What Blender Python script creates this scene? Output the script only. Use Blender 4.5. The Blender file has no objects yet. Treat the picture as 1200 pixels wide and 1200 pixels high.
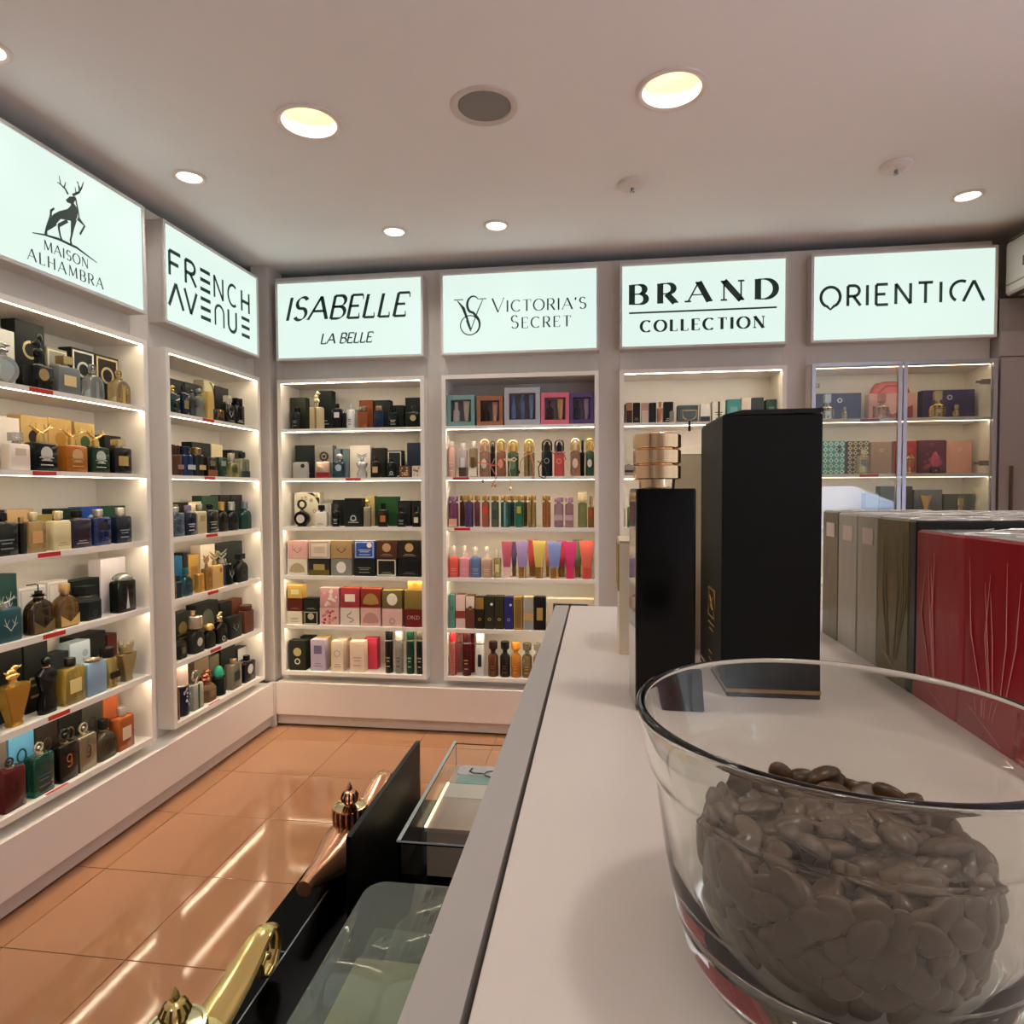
import bpy, bmesh, math, random
from math import *
from mathutils import Vector, Matrix
random.seed(7)
S = bpy.context.scene
COL = S.collection

# ---------------------------------------------------------------- camera
YAW, PITCH, ROLL, FPX = radians(7.762), radians(-1.985), radians(-.2715), 751.5
CAM = Vector((0, 0, 1.35))
_f = Vector((-sin(YAW)*cos(PITCH), cos(YAW)*cos(PITCH), sin(PITCH)))
_r = Vector((cos(YAW), sin(YAW), 0)); _u = _r.cross(_f)
_r, _u = _r*cos(ROLL)+_u*sin(ROLL), -_r*sin(ROLL)+_u*cos(ROLL)
cd = bpy.data.cameras.new('camera'); cam = bpy.data.objects.new('camera', cd); COL.objects.link(cam)
m = Matrix((_r, _u, -_f)).transposed().to_4x4(); m.translation = CAM; cam.matrix_world = m
cd.sensor_width = 36; cd.lens = FPX/1200*36; cd.clip_start = .01; cd.clip_end = 100
S.camera = cam
def at(px, py, ax, v):
    """point where the photograph's pixel meets the real plane  axis = v"""
    d = _r*((px-600)/FPX) - _u*((py-600)/FPX) + _f
    return CAM + d*((v-CAM[ax])/d[ax])

# ---------------------------------------------------------------- world, light, exposure
S.view_settings.view_transform = 'Standard'; S.view_settings.look = 'None'
S.view_settings.gamma = 1; S.view_settings.use_curve_mapping = False
S.view_settings.exposure = 1.2
S.cycles.use_denoising = True
S.cycles.max_bounces = 18; S.cycles.transmission_bounces = 18; S.cycles.glossy_bounces = 5; S.cycles.diffuse_bounces = 4
S.cycles.sample_clamp_indirect = 4; S.cycles.caustics_refractive = True; S.cycles.caustics_reflective = False
W = bpy.data.worlds.new('world'); S.world = W; W.use_nodes = True
bg = W.node_tree.nodes['Background']; bg.inputs[0].default_value = (.78, .88, 1.0, 1); bg.inputs[1].default_value = 4.5
sl = bpy.data.lights.new('sun', 'SUN'); sl.energy = 2.5; sl.angle = .02; sl.color = (1, .95, .88)
sun = bpy.data.objects.new('sun', sl); COL.objects.link(sun); sun.location = (6, -8, 6)
sun.rotation_euler = Vector((-.35, -.75, -.9)).to_track_quat('-Z', 'Y').to_euler()
SIGN_E, LAMP_E, SMALL_E, LED_E = .40, 10.5, 6, 24.0

# ---------------------------------------------------------------- materials
def lin(h):
    c = [int(h[i:i+2], 16)/255 for i in (0, 2, 4)]
    return tuple(x/12.92 if x <= .04045 else ((x+.055)/1.055)**2.4 for x in c)
_M = {}
def M(col, rough=.5, metal=0, trans=0, emit=0, coat=0, bump=0, bscale=40, var=.05, stretch=None, ior=1.45, spec=.5):
    key = (col, rough, metal, trans, emit, coat, bump, bscale, var, stretch, ior, spec)
    if key in _M: return _M[key]
    mt = bpy.data.materials.new('mat_'+col); mt.use_nodes = True
    nt = mt.node_tree; b = nt.nodes['Principled BSDF']; rgb = lin(col)
    b.inputs['Base Color'].default_value = (*rgb, 1)
    b.inputs['Roughness'].default_value = rough; b.inputs['Metallic'].default_value = metal
    b.inputs['Transmission Weight'].default_value = trans; b.inputs['IOR'].default_value = ior
    b.inputs['Coat Weight'].default_value = coat; b.inputs['Coat Roughness'].default_value = .08
    b.inputs['Specular IOR Level'].default_value = spec
    if emit:
        b.inputs['Base Color'].default_value = (*[x*.12 for x in rgb], 1)
        b.inputs['Emission Color'].default_value = (*rgb, 1); b.inputs['Emission Strength'].default_value = emit
    if (var and not emit and not trans) or bump:
        tc = nt.nodes.new('ShaderNodeTexCoord'); mp = nt.nodes.new('ShaderNodeMapping')
        nt.links.new(tc.outputs['Object'], mp.inputs[0])
        if stretch: mp.inputs['Scale'].default_value = stretch
        no = nt.nodes.new('ShaderNodeTexNoise'); no.inputs['Scale'].default_value = bscale; no.inputs['Detail'].default_value = 3
        nt.links.new(mp.outputs[0], no.inputs[0])
        if var and not emit and not trans:
            mx = nt.nodes.new('ShaderNodeMix'); mx.data_type = 'RGBA'
            mx.inputs[6].default_value = (*[x*(1-var) for x in rgb], 1); mx.inputs[7].default_value = (*[min(1, x*(1+var)) for x in rgb], 1)
            nt.links.new(no.outputs[0], mx.inputs[0]); nt.links.new(mx.outputs[2], b.inputs['Base Color'])
        if bump:
            bu = nt.nodes.new('ShaderNodeBump'); bu.inputs['Strength'].default_value = bump; bu.inputs['Distance'].default_value = .01
            nt.links.new(no.outputs[0], bu.inputs['Height']); nt.links.new(bu.outputs[0], b.inputs['Normal'])
    _M[key] = mt; return mt
def paper(c): return M(c, .5, bscale=60, spec=.28)
def gloss(c): return M(c, .14, bscale=20, var=.03, spec=.3)
def metal(c): return M(c, .27, metal=.72, bscale=30, var=.03)
def clear(c='ffffff', rough=.03): return M(c, rough, trans=1, var=0)
def mat(tok):
    """colour token: hex, with  m metal,  g glossy,  t tinted clear  prefix"""
    if tok[0] == 'm': return metal(tok[1:])
    if tok[0] == 'g': return gloss(tok[1:])
    if tok[0] == 't': return M(tok[1:], .05, trans=.75, var=0)
    return paper(tok)

# ---------------------------------------------------------------- mesh builder
class G:
    def __init__(s): s.v = []; s.f = []
    def add(s, vs, fs):
        n = len(s.v); s.v += [tuple(p) for p in vs]; s.f += [tuple(i+n for i in f) for f in fs]; return s
    def box(s, x0, x1, y0, y1, z0, z1):
        v = [(x, y, z) for z in (z0, z1) for y in (y0, y1) for x in (x0, x1)]
        return s.add(v, [(0, 2, 3, 1), (4, 5, 7, 6), (0, 1, 5, 4), (2, 6, 7, 3), (0, 4, 6, 2), (1, 3, 7, 5)])
    def loft(s, secs, cx=0, cy=0, k=3, cap0=True, cap1=True, loop=False):
        """stacked rounded rectangles (z, width, depth, corner radius)"""
        vs = []; n = 4*k
        for z, w, d, r in secs:
            r = max(min(r, w/2-1e-5, d/2-1e-5), 1e-6)
            for q, (sx, sy) in enumerate(((1, 1), (-1, 1), (-1, -1), (1, -1))):
                for i in range(k):
                    a = pi/2*(q+i/(k-1)) if k > 1 else pi/2*(q+.5)
                    vs.append((cx+sx*(w/2-r)+r*cos(a), cy+sy*(d/2-r)+r*sin(a), z))
        fs = []; L = len(secs)
        for j in range(L if loop else L-1):
            j2 = (j+1) % L
            for i in range(n):
                fs.append((j*n+i, j*n+(i+1) % n, j2*n+(i+1) % n, j2*n+i))
        if not loop:
            if cap0: fs.append(tuple(range(n-1, -1, -1)))
            if cap1: fs.append(tuple(range((L-1)*n, L*n)))
        return s.add(vs, fs)
    def lathe(s, prof, n=16, cx=0, cy=0, closed=False):
        """profile of (radius, z)"""
        vs = []; fs = []; L = len(prof)
        for r, z in prof:
            for i in range(n):
                a = 2*pi*i/n; rr = max(r, 1e-5); vs.append((cx+rr*cos(a), cy+rr*sin(a), z))
        for j in range(L if closed else L-1):
            j2 = (j+1) % L
            for i in range(n): fs.append((j*n+i, j*n+(i+1) % n, j2*n+(i+1) % n, j2*n+i))
        if not closed:
            fs.append(tuple(range(n-1, -1, -1))); fs.append(tuple(range((L-1)*n, L*n)))
        return s.add(vs, fs)
    def tube(s, pts, r, n=8, closed=False, flat=1.0):
        pts = [Vector(p) for p in pts]; L = len(pts); rs = r if isinstance(r, (list, tuple)) else [r]*L
        vs = []; fs = []; up = None
        for j, p in enumerate(pts):
            a = pts[(j-1) % L] if (closed or j > 0) else p; b = pts[(j+1) % L] if (closed or j < L-1) else p
            t = (b-a).normalized()
            if up is None:
                up = Vector((0, 0, 1)) if abs(t.z) < .9 else Vector((1, 0, 0))
            x = t.cross(up)
            if x.length < 1e-4: x = t.orthogonal()
            x.normalize(); y = x.cross(t).normalized(); up = y
            for i in range(n):
                an = 2*pi*i/n; vs.append(p + x*(rs[j]*cos(an)*flat) + y*(rs[j]*sin(an)))
        for j in range(L if closed else L-1):
            j2 = (j+1) % L
            for i in range(n): fs.append((j*n+i, j*n+(i+1) % n, j2*n+(i+1) % n, j2*n+i))
        if not closed: fs.append(tuple(range(n-1, -1, -1))); fs.append(tuple(range((L-1)*n, L*n)))
        return s.add(vs, fs)
    def ball(s, x, y, z, rx, ry=None, rz=None, n=10, m=6):
        ry = ry or rx; rz = rz or rx; g = G()
        g.lathe([(sin(pi*j/m), -cos(pi*j/m)) for j in range(m+1)], n)
        return s.add([(x+p[0]*rx, y+p[1]*ry, z+p[2]*rz) for p in g.v], g.f)
    def poly(s, pts, y, th=0):
        """flat outline in the x-z plane, facing -y"""
        n = len(pts); v = [(p[0], y, p[1]) for p in pts]
        area = sum(pts[i][0]*pts[(i+1) % n][1]-pts[(i+1) % n][0]*pts[i][1] for i in range(n))
        if area < 0: v = v[::-1]
        f = [tuple(range(n))]
        if th:
            v = v + [(p[0], y+th, p[2]) for p in v]
            f += [tuple(range(2*n-1, n-1, -1))]+[((i+1) % n, i, n+i, n+(i+1) % n) for i in range(n)]
        return s.add(v, f)
    def brush(s, pts, y):
        """stroke with a width at each point, in the x-z plane"""
        L = []; R = []
        for i, p in enumerate(pts):
            a = pts[max(i-1, 0)]; b = pts[min(i+1, len(pts)-1)]
            dx, dz = b[0]-a[0], b[1]-a[1]; l = hypot(dx, dz) or 1; nx, nz = -dz/l, dx/l; w = p[2]/2
            L.append((p[0]+nx*w, y, p[1]+nz*w)); R.append((p[0]-nx*w, y, p[1]-nz*w))
        n = len(pts)
        return s.add(L+R, [(i, n+i, n+i+1, i+1) for i in range(n-1)])
    def disc(s, x, z, r, y, n=16, r2=None, rz=None):
        rz = rz or r
        if r2: r2 = r2*r
        if r2 is None: return s.poly([(x+r*cos(2*pi*i/n), z+rz*sin(2*pi*i/n)) for i in range(n)], y)
        v = []; f = []
        for i in range(n):
            c, q = cos(2*pi*i/n), sin(2*pi*i/n); v += [(x+r*c, y, z+rz*q), (x+r2*c, y, z+r2*rz/r*q)]
        for i in range(n):
            j = (i+1) % n; f.append((2*i, 2*j, 2*j+1, 2*i+1))
        return s.add(v, f)
    def move(s, mtx, start=0):
        for i in range(start, len(s.v)): s.v[i] = tuple(mtx @ Vector(s.v[i]))
        return s
    def build(s, name, mt, parent=None, smooth=False, ang=.6):
        me = bpy.data.meshes.new(name); me.from_pydata(s.v, [], s.f); me.validate(); me.update()
        if smooth:
            me.polygons.foreach_set('use_smooth', [True]*len(me.polygons))
            me.set_sharp_from_angle(angle=ang)
        if mt: me.materials.append(mt)
        o = bpy.data.objects.new(name, me); COL.objects.link(o)
        if parent: o.parent = parent
        return o
def bx(*a): return G().box(*a)
def thing(name, label, cat, loc=(0, 0, 0), rz=0, group=None):
    o = bpy.data.objects.new(name, None); COL.objects.link(o); o.location = loc; o.rotation_euler = (0, 0, rz)
    o.empty_display_size = .05; return tag(o, label, cat, group)
def tag(o, label=None, cat=None, group=None, kind=None):
    if label: o['label'] = label
    if cat: o['category'] = cat
    if group: o['group'] = group
    if kind: o['kind'] = kind
    return o

# ---------------------------------------------------------------- stroke lettering
def arc(cx, cy, rx, ry, a0, a1, n=14):
    return [(cx+rx*cos(radians(a0+(a1-a0)*i/n)), cy+ry*sin(radians(a0+(a1-a0)*i/n))) for i in range(n+1)]
GL = {
 'A': (.86, [[(0, 0), (.43, 1)], [(.43, 1), (.86, 0)], [(.16, .36), (.70, .36)]]),
 'B': (.66, [[(.08, 0), (.08, 1)], [(.08, 1), (.35, 1)]+arc(.35, .76, .25, .24, 90, -90)+[(.08, .52)], [(.08, .52), (.38, .52)]+arc(.38, .26, .28, .26, 90, -90)+[(.08, 0)]]),
 'C': (.82, [arc(.48, .5, .45, .5, 48, 312, 22)]),
 'D': (.80, [[(.08, 0), (.08, 1)], [(.08, 1), (.32, 1)]+arc(.32, .5, .46, .5, 90, -90, 20)+[(.08, 0)]]),
 'E': (.60, [[(.08, 0), (.08, 1)], [(.08, 1), (.58, 1)], [(.08, .52), (.48, .52)], [(.08, 0), (.60, 0)]]),
 'F': (.58, [[(.08, 0), (.08, 1)], [(.08, 1), (.58, 1)], [(.08, .52), (.48, .52)]]),
 'H': (.80, [[(.08, 0), (.08, 1)], [(.72, 0), (.72, 1)], [(.08, .5), (.72, .5)]]),
 'I': (.22, [[(.11, 0), (.11, 1)]]),
 'L': (.56, [[(.08, 1), (.08, 0)], [(.08, 0), (.56, 0)]]),
 'M': (.98, [[(.06, 0), (.12, 1)], [(.12, 1), (.49, .12)], [(.49, .12), (.86, 1)], [(.86, 1), (.92, 0)]]),
 'N': (.84, [[(.08, 0), (.08, 1)], [(.08, 1), (.76, 0)], [(.76, 0), (.76, 1)]]),
 'O': (.98, [arc(.49, .5, .46, .5, 0, 360, 28)]),
 'R': (.70, [[(.08, 0), (.08, 1)], [(.08, 1), (.36, 1)]+arc(.36, .74, .26, .26, 90, -90)+[(.08, .48)], [(.34, .48), (.68, 0)]]),
 'S': (.60, [arc(.31, .75, .24, .25, 30, 250, 14)+arc(.31, .26, .26, .26, 70, -150, 14)]),
 'T': (.72, [[(.36, 0), (.36, 1)], [(.0, 1), (.72, 1)]]),
 'U': (.78, [[(.08, 1), (.08, .34)]+arc(.39, .34, .31, .34, 180, 360, 16)+[(.70, 1)]]),
 'V': (.84, [[(0, 1), (.42, 0)], [(.42, 0), (.84, 1)]]),
 "'": (.16, [[(.1, 1), (.04, .78)]]),
 '9': (.62, [arc(.31, .70, .27, .29, 0, 360, 18), [(.58, .70), (.58, .30)]+arc(.31, .28, .27, .27, 0, -140, 10)]),
 '?': (.3, []),
}
def glyph(g, ch, x, z, h, y, thin, thick, nib=0.0, slant=0, serif=0, ws=1.0):
    if ch == ' ': return .45*h*ws
    w, st = GL[ch]
    for s_ in st:
        pts = [(x+(a*ws+slant*b)*h, z+b*h) for a, b in s_]
        out = []
        for i, p in enumerate(pts):
            a = pts[max(i-1, 0)]; b = pts[min(i+1, len(pts)-1)]
            an = atan2(b[1]-a[1], b[0]-a[0])
            wd = thin+(thick-thin)*abs(sin(an-nib))
            if serif and nib == 0 and len(s_) == 2 and s_[0][1] != s_[1][1]:
                dx = (s_[1][0]-s_[0][0])*(s_[1][1]-s_[0][1])      # rising strokes thin, falling ones thick
                wd = thin*1.3 if (dx > .02 or ch == 'N' and dx == 0 or ch == 'M' and s_[0] == (.06, 0)) else thick
            out.append((p[0], p[1], wd))
        g.brush(out, y)
        if serif:
            for e, o in ((s_[0], s_[1]), (s_[-1], s_[-2])):
                X0 = x+(e[0]*ws+slant*e[1])*h
                if e[1] in (0, 1) and abs(o[1]-e[1]) > abs(o[0]-e[0])*.8:
                    zz = z+e[1]*h + (thin*.5 if e[1] == 0 else -thin*.5)
                    g.brush([(X0-serif*h, zz, thin*1.5), (X0+serif*h, zz, thin*1.5)], y-.0001)
                elif len(s_) == 2 and e[1] in (0, 1) and e[0] > o[0] and o[1] == e[1]:
                    g.brush([(X0, z+e[1]*h, thin*1.4), (X0, z+e[1]*h+(-.2 if e[1] else .2)*h, thin)], y)
    return w*h*ws
def text(g, txt, x0, x1, z, h, y, thin, thick=None, first=None, **k):
    """letters fitted between x0 and x1"""
    thick = thick or thin; ws = k.pop('ws', 1.0)
    hh = [first if (first and (i == 0)) else h for i in range(len(txt))]
    wd = [(.3 if c == ' ' else GL[c][0]*ws)*q for c, q in zip(txt, hh)]
    gap = ((x1-x0)-sum(wd))/max(1, len(txt)-1); x = x0
    for c, q, w_ in zip(txt, hh, wd):
        if c != ' ': glyph(g, c, x, z, q, y, thin, thick, ws=ws, **k)
        x += w_+gap

# ---------------------------------------------------------------- common surfaces
WHITE = M('f1ebe2', .35, bscale=8, var=.02)
WALLM = M('d8d1ca', .55, bscale=6, var=.03)
CEIL = M('f4f3f4', .75, bscale=4, var=.02, bump=.02)
FRAME = M('d9d6d2', .4, var=.02)
INK = M('223f39', .5, var=0)
LEDM = M('ffecc8', .5, emit=LED_E)
CEIL_Z = 2.62
YF, YW, XF, XW = 3.446, 3.526, -1.866, -1.946

# ================================================================ room shell
# floor: dark joint bed with tiles let into it
fl = tag(bx(-2.3, 2.6, -2.3, 3.9, -.06, -.004).build('floor', M('6b4630', .7)), kind='structure')
TILE = M('a87858', .07, bscale=3, var=.05, coat=.3, spec=.6)
tg = G().loft([(-.004, .397, .397, .001), (-.0005, .397, .397, .001), (0, .3955, .3955, .001)], k=2).build('tile', TILE, fl)
first = True
for i in range(-1, 11):
    for j in range(-6, 9):
        x = -1.755+.4*i+.2; y = .436+.4*j+.2
        if x > 2.4 or y > 3.8: continue
        t = tg if first else tg.copy()
        if not first: COL.objects.link(t)
        t.location = (x, y, 0); first = False

# ceiling with holes for the round fittings
BIG = [(-.992, 2.143), (.228, 2.136)]
SPK = (-.378, 2.138)
SML = [(-1.640, 2.436), (-.997, 3.085), (-.490, 3.088), (1.587, 3.077), (-1.74, 1.66)]
ADDED = [(-.99, .2), (.4, .2), (-1.64, .6), (1.5, 1.3), (-.4, -1.2)]  # unseen downlights, added mainly to brighten the counter
bm = bmesh.new()
def ring(pts):
    v = [bm.verts.new(p) for p in pts]
    for i in range(len(v)): bm.edges.new((v[i], v[(i+1) % len(v)]))
ring([(-2.3, -2.3, CEIL_Z), (2.6, -2.3, CEIL_Z), (2.6, 3.9, CEIL_Z), (-2.3, 3.9, CEIL_Z)])
for (x, y), r in [(p, .092) for p in BIG]+[(SPK, .092)]+[(p, .046) for p in SML]+[(p, .092) for p in ADDED]:
    ring([(x+r*cos(2*pi*i/28), y+r*sin(2*pi*i/28), CEIL_Z) for i in range(28)])
bmesh.ops.triangle_fill(bm, use_beauty=True, edges=bm.edges[:], normal=(0, 0, -1))
me = bpy.data.meshes.new('ceiling'); bm.to_mesh(me); bm.free(); me.materials.append(CEIL)
ce = bpy.data.objects.new('ceiling', me); COL.objects.link(ce); tag(ce, kind='structure')
bx(-2.3, 2.6, -2.3, 3.9, CEIL_Z+.16, CEIL_Z+.2).build('ceiling_slab', CEIL, ce)

def downlight(x, y, R, r, e, label, group, tilt=0):
    t = thing('downlight', label, 'light', (x, y, CEIL_Z), 0, group)
    G().lathe([(r*.98, .002), (r, -.004), ((r+R)/2, -.009), (R, -.005), (R, 0), (r*.98, .004)], 40, closed=True).build('trim_ring', M('e6dcd6', .3, var=0), t, True)
    g = G(); n = 36; prof = [(r*.985, .002), (r*.93, .03), (r*.84, .07), (r*.6, .105)]
    for q, z in prof: g.v += [(q*cos(2*pi*i/n), q*sin(2*pi*i/n), z) for i in range(n)]
    g.f += [(j*n+(i+1) % n, j*n+i, (j+1)*n+i, (j+1)*n+(i+1) % n) for j in range(3) for i in range(n)]
    g.build('reflector', M('ecdfc0', .4, metal=.15, var=0), t, True)
    G().lathe([(r*.42, .092), (r*.45, .112)], 28).build('lamp_disc', M('fff1d6', .5, emit=5.0 if R > .1 else 6.0), t)
    L = bpy.data.lights.new('lamp_light', 'SPOT'); L.energy = e; L.color = (1, .95, .88); L.spot_size = radians(138); L.spot_blend = .7; L.shadow_soft_size = r*1.1
    lo = bpy.data.objects.new('lamp_light', L); COL.objects.link(lo); lo.parent = t; lo.location = (0, 0, .03)
    if R > .1:
        G().lathe([(r*.95, .031), (r*.92, .031), (r*.92, .034), (r*.95, .034)], 36, closed=True).build('inner_ring', M('cdbb95', .3, metal=.6), t, True)
    else:
        G().lathe([(r*.80, .012), (r*.72, .012), (r*.72, .016), (r*.80, .016)], 36, closed=True).build('inner_ring', M('cfc7c0', .3, metal=.6), t, True)
downlight(*BIG[0], .113, .092, LAMP_E, 'large lit round recessed ceiling downlight left of the grey speaker grille', 'large downlights')
downlight(*BIG[1], .113, .092, LAMP_E, 'large lit round recessed ceiling downlight right of the grey speaker grille', 'large downlights')
for p, l in zip(SML, ('small lit round downlight above the two left wall signs', 'small lit round downlight over the italic-lettered sign',
                      'small lit round downlight over the monogram sign', 'small warm lit oval-looking downlight at the right, beyond the sprinkler heads',
                      'small round downlight cut by the left edge of the photo')):
    downlight(*p, .063, .046, SMALL_E, l, 'small downlights')
for p, l in zip(ADDED, ('over the display stand', 'over the counter', 'over the near end of the left wall', 'near the right wall end', 'farthest behind the viewpoint')): downlight(*p, .113, .092, LAMP_E, 'added unseen ceiling downlight '+l, 'added unseen downlights')
t = thing('ceiling_speaker', 'round grey ceiling speaker grille between the two large downlights', 'speaker', (*SPK, CEIL_Z))
G().lathe([(.086, .002), (.090, -.004), (.100, -.007), (.112, -.004), (.113, 0), (.086, .004)], 40, closed=True).build('trim_ring', M('d8cdc6', .4, var=0), t, True)
g = G(); g.lathe([(.088, .004), (.086, -.001), (.05, -.004), (0, -.005)], 36)
g.build('grille', M('9a948e', .6, bump=.6, bscale=900, var=.15), t, True)
for i, (x, y) in enumerate(((.136, 2.752), (1.156, 2.748))):
    t = thing('sprinkler_head', ('white ceiling disc with small sprinkler nozzle, left of the pair', 'white ceiling disc with small sprinkler nozzle, right of the pair')[i], 'sprinkler', (x, y, CEIL_Z), 0, 'ceiling sprinkler heads')
    G().lathe([(.058, 0), (.060, -.004), (.058, -.012), (.046, -.020), (.03, -.021), (0, -.021)], 28).build('cover_plate', M('e4dcd8', .4, var=0), t, True)
    G().lathe([(.006, -.02), (.008, -.026), (.004, -.034), (.010, -.036), (.010, -.038), (0, -.038)], 14).build('nozzle', metal('8a8a88'), t, True)

# ---- walls: true walls behind, grey laminate panels in front of them, between the shelf units
wb = tag(bx(-2.3, 2.6, 3.72, 3.80, 0, 2.80).build('wall_back', WALLM), kind='structure')
wl = tag(bx(-2.30, -2.22, -2.3, 3.80, 0, 2.80).build('wall_left', WALLM), kind='structure')
wr = tag(bx(2.20, 2.30, 1.75, 3.80, 0, 2.80).build('wall_right', WALLM), kind='structure')
tag(bx(2.20, 2.30, 1.69, 1.75, 0, 2.62).build('trim_1', M('77706c', .4)), kind='structure')
tag(bx(-2.3, 2.3, -2.40, -2.32, 0, 2.80).build('wall_added', M('a59d97', .6)), kind='structure')  # unseen wall added to keep sky light out and darken reflections
BC = [(-1.812, -.955), (-.856, -.003), (.107, .947), (1.060, 1.920)]    # shelf bays of the back wall
LC = [(1.686, 2.463), (2.580, 3.357)]                                   # shelf bays of the left wall
def panel_b(x0, x1, z0, z1): bx(x0, x1, YW, YW+.018, z0, z1).build('wall_panel', WALLM, wb)
def panel_l(y0, y1, z0, z1): bx(XW-.018, XW, y0, y1, z0, z1).build('wall_panel', WALLM, wl)
edges = [-1.95]+[e for c in BC for e in c]+[1.935]
for i in range(0, len(edges), 2): panel_b(edges[i], edges[i+1]+.0, .10, 2.575)
for a, b in BC: panel_b(a+.001, b-.001, 1.98, 2.575); panel_b(a+.001, b-.001, .10, .291)
edges = [-2.25]+[.9, 1.60]+[e for c in LC for e in c]+[3.526]
panel_l(-2.25, 1.685, .10, 2.575); panel_l(2.464, 2.579, .10, 2.575); panel_l(3.358, 3.50, .10, 2.575)
for a, b in LC: panel_l(a+.001, b-.001, 1.98, 2.575); panel_l(a+.001, b-.001, .10, .291)
tag(bx(XW-.01, -1.852, 3.440, 3.60, .255, CEIL_Z).build('trim_2', WALLM), kind='structure')
tag(bx(-1.875, -1.838, 3.405, 3.432, 0, .2545).build('trim_3', WALLM), kind='structure')
# ledge (plinth) running along both walls
def ledge(name, x0, x1, y0, y1, axis):
    if axis == 'y':   # left wall, front faces +x
        o = tag(bx(x0, x1-.02, y0, y1, .235, .252).build(name, WHITE), kind='structure')
        bx(x1-.022, x1, y0, y1, .070, .254).build('front_board', M('e3d8d4', .4, bscale=6, var=.02), o)
        bx(x1-.04, x1-.015, y0, y1, .012, .070).build('kick_board', M('bdb3b1', .45), o)
    else:
        o = tag(bx(x0, x1, y0+.02, y1, .235, .252).build(name, WHITE), kind='structure')
        bx(x0, x1, y0, y0+.022, .070, .254).build('front_board', M('e6dad0', .4, bscale=6, var=.02), o)
        bx(x0, x1, y0+.015, y0+.04, .012, .070).build('kick_board', M('c2b7b0', .45), o)
    return o
ledge('baseboard_left', XW-.02, -1.845, -2.2, 3.405, 'y')
ledge('baseboard_back', -1.838, 1.93, 3.425, YW+.02, 'x')

# ================================================================ lit signs
def sign(label, loc, rz, Wd, letters, group='backlit shop signs'):
    t = thing('lightbox_sign', label, 'sign', loc, rz, group); H = .442; f = .012
    g = G(); g.box(0, Wd, .008, .08, 0, H)
    g.build('housing', M('c7c0ba', .5), t)
    for nm, a in (('frame_bar', (0, Wd, -.002, .010, 0, f)), ('frame_bar', (0, Wd, -.002, .010, H-f, H)), ('frame_bar', (0, f, -.002, .010, f, H-f)), ('frame_bar', (Wd-f, Wd, -.002, .010, f, H-f))):
        bx(*a).build(nm, FRAME, t)
    bx(f, Wd-f, .004, .0085, f, H-f).build('lit_panel', M('e6fbf2', .3, emit=SIGN_E), t)
    g = G(); letters(g, Wd, .0032); g.build('lettering', INK, t)
    return t
def s_isa(g, W_, y):
    text(g, 'ISABELLE', .055, .755, .225, .125, y, .005, .022, nib=radians(30), slant=.24, serif=.07)
    text(g, 'LA BELLE', .262, .560, .088, .055, y, .003, .0105, nib=radians(30), slant=.24, serif=.07)
def s_vs(g, W_, y):
    # interlaced monogram: V over a small V in a ring, with a tall S
    g.brush([(.092, .292, .004), (.125, .250, .017), (.166, .135, .006)], y)
    g.brush([(.166, .135, .004), (.205, .235, .006), (.232, .292, .004)], y)
    g.brush([(.073, .297, .005), (.125, .297, .005)], y); g.brush([(.212, .297, .005), (.252, .297, .005)], y)
    s = arc(.180, .268, .034, .045, 35, 235, 14)+[(.178, .225), (.196, .205)]+arc(.172, .160, .042, .052, 40, -60, 10)
    g.brush([(p[0], p[1], .004+.010*abs(sin(i/len(s)*pi))) for i, p in enumerate(s)], y-.0002)
    g.brush([(p[0], p[1], .006) for p in arc(.160, .158, .052, .052, 100, 460, 26)], y)
    g.brush([(.140, .185, .004), (.150, .165, .010), (.164, .125, .004)], y-.0003); g.brush([(.164, .125, .003), (.186, .185, .003)], y-.0003)
    text(g, "VICTORIA'S", .284, .786, .222, .060, y, .0026, .0085, first=.074, serif=.05)
    text(g, "SECRET", .384, .705, .132, .056, y, .0026, .0085, first=.068, serif=.05)
def s_brand(g, W_, y):
    text(g, 'BRAND', .052, .785, .232, .100, y, .006, .031, serif=.16, ws=1.25)
    g.brush([(.047, .187, .009), (.788, .187, .009)], y)
    text(g, 'COLLECTION', .108, .727, .087, .058, y, .0036, .0155, serif=.12, ws=1.05)
def s_ori(g, W_, y):
    h, z, th = .100, .178, .0142; X = lambda p: (p-247)/761*.756+.045
    g.brush([(p[0], p[1], th) for p in arc(X(295), z+.048, .046, .050, -62, 242, 26)], y)
    g.brush([(X(275), z+.006, th), (X(295), z-.014, th*.7), (X(315), z+.006, th)], y)
    for ch, a, b in (('R', 370, 440), ('I', 460, 480), ('E', 503, 568), ('N', 596, 680), ('T', 708, 775), ('I', 802, 822)):
        w_ = X(b)-X(a); glyph(g, ch, X(a), z, h, y, th, th, ws=w_/h/GL[ch][0])
    g.brush([(p[0], p[1], th) for p in arc(X(905), z+.05, .048, .05, 65, 240, 20)], y)
    g.brush([(X(915), z, th), (X(962), z+h, th)], y); g.brush([(X(962), z+h, th), (X(1008), z, th)], y-.0001)
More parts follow.
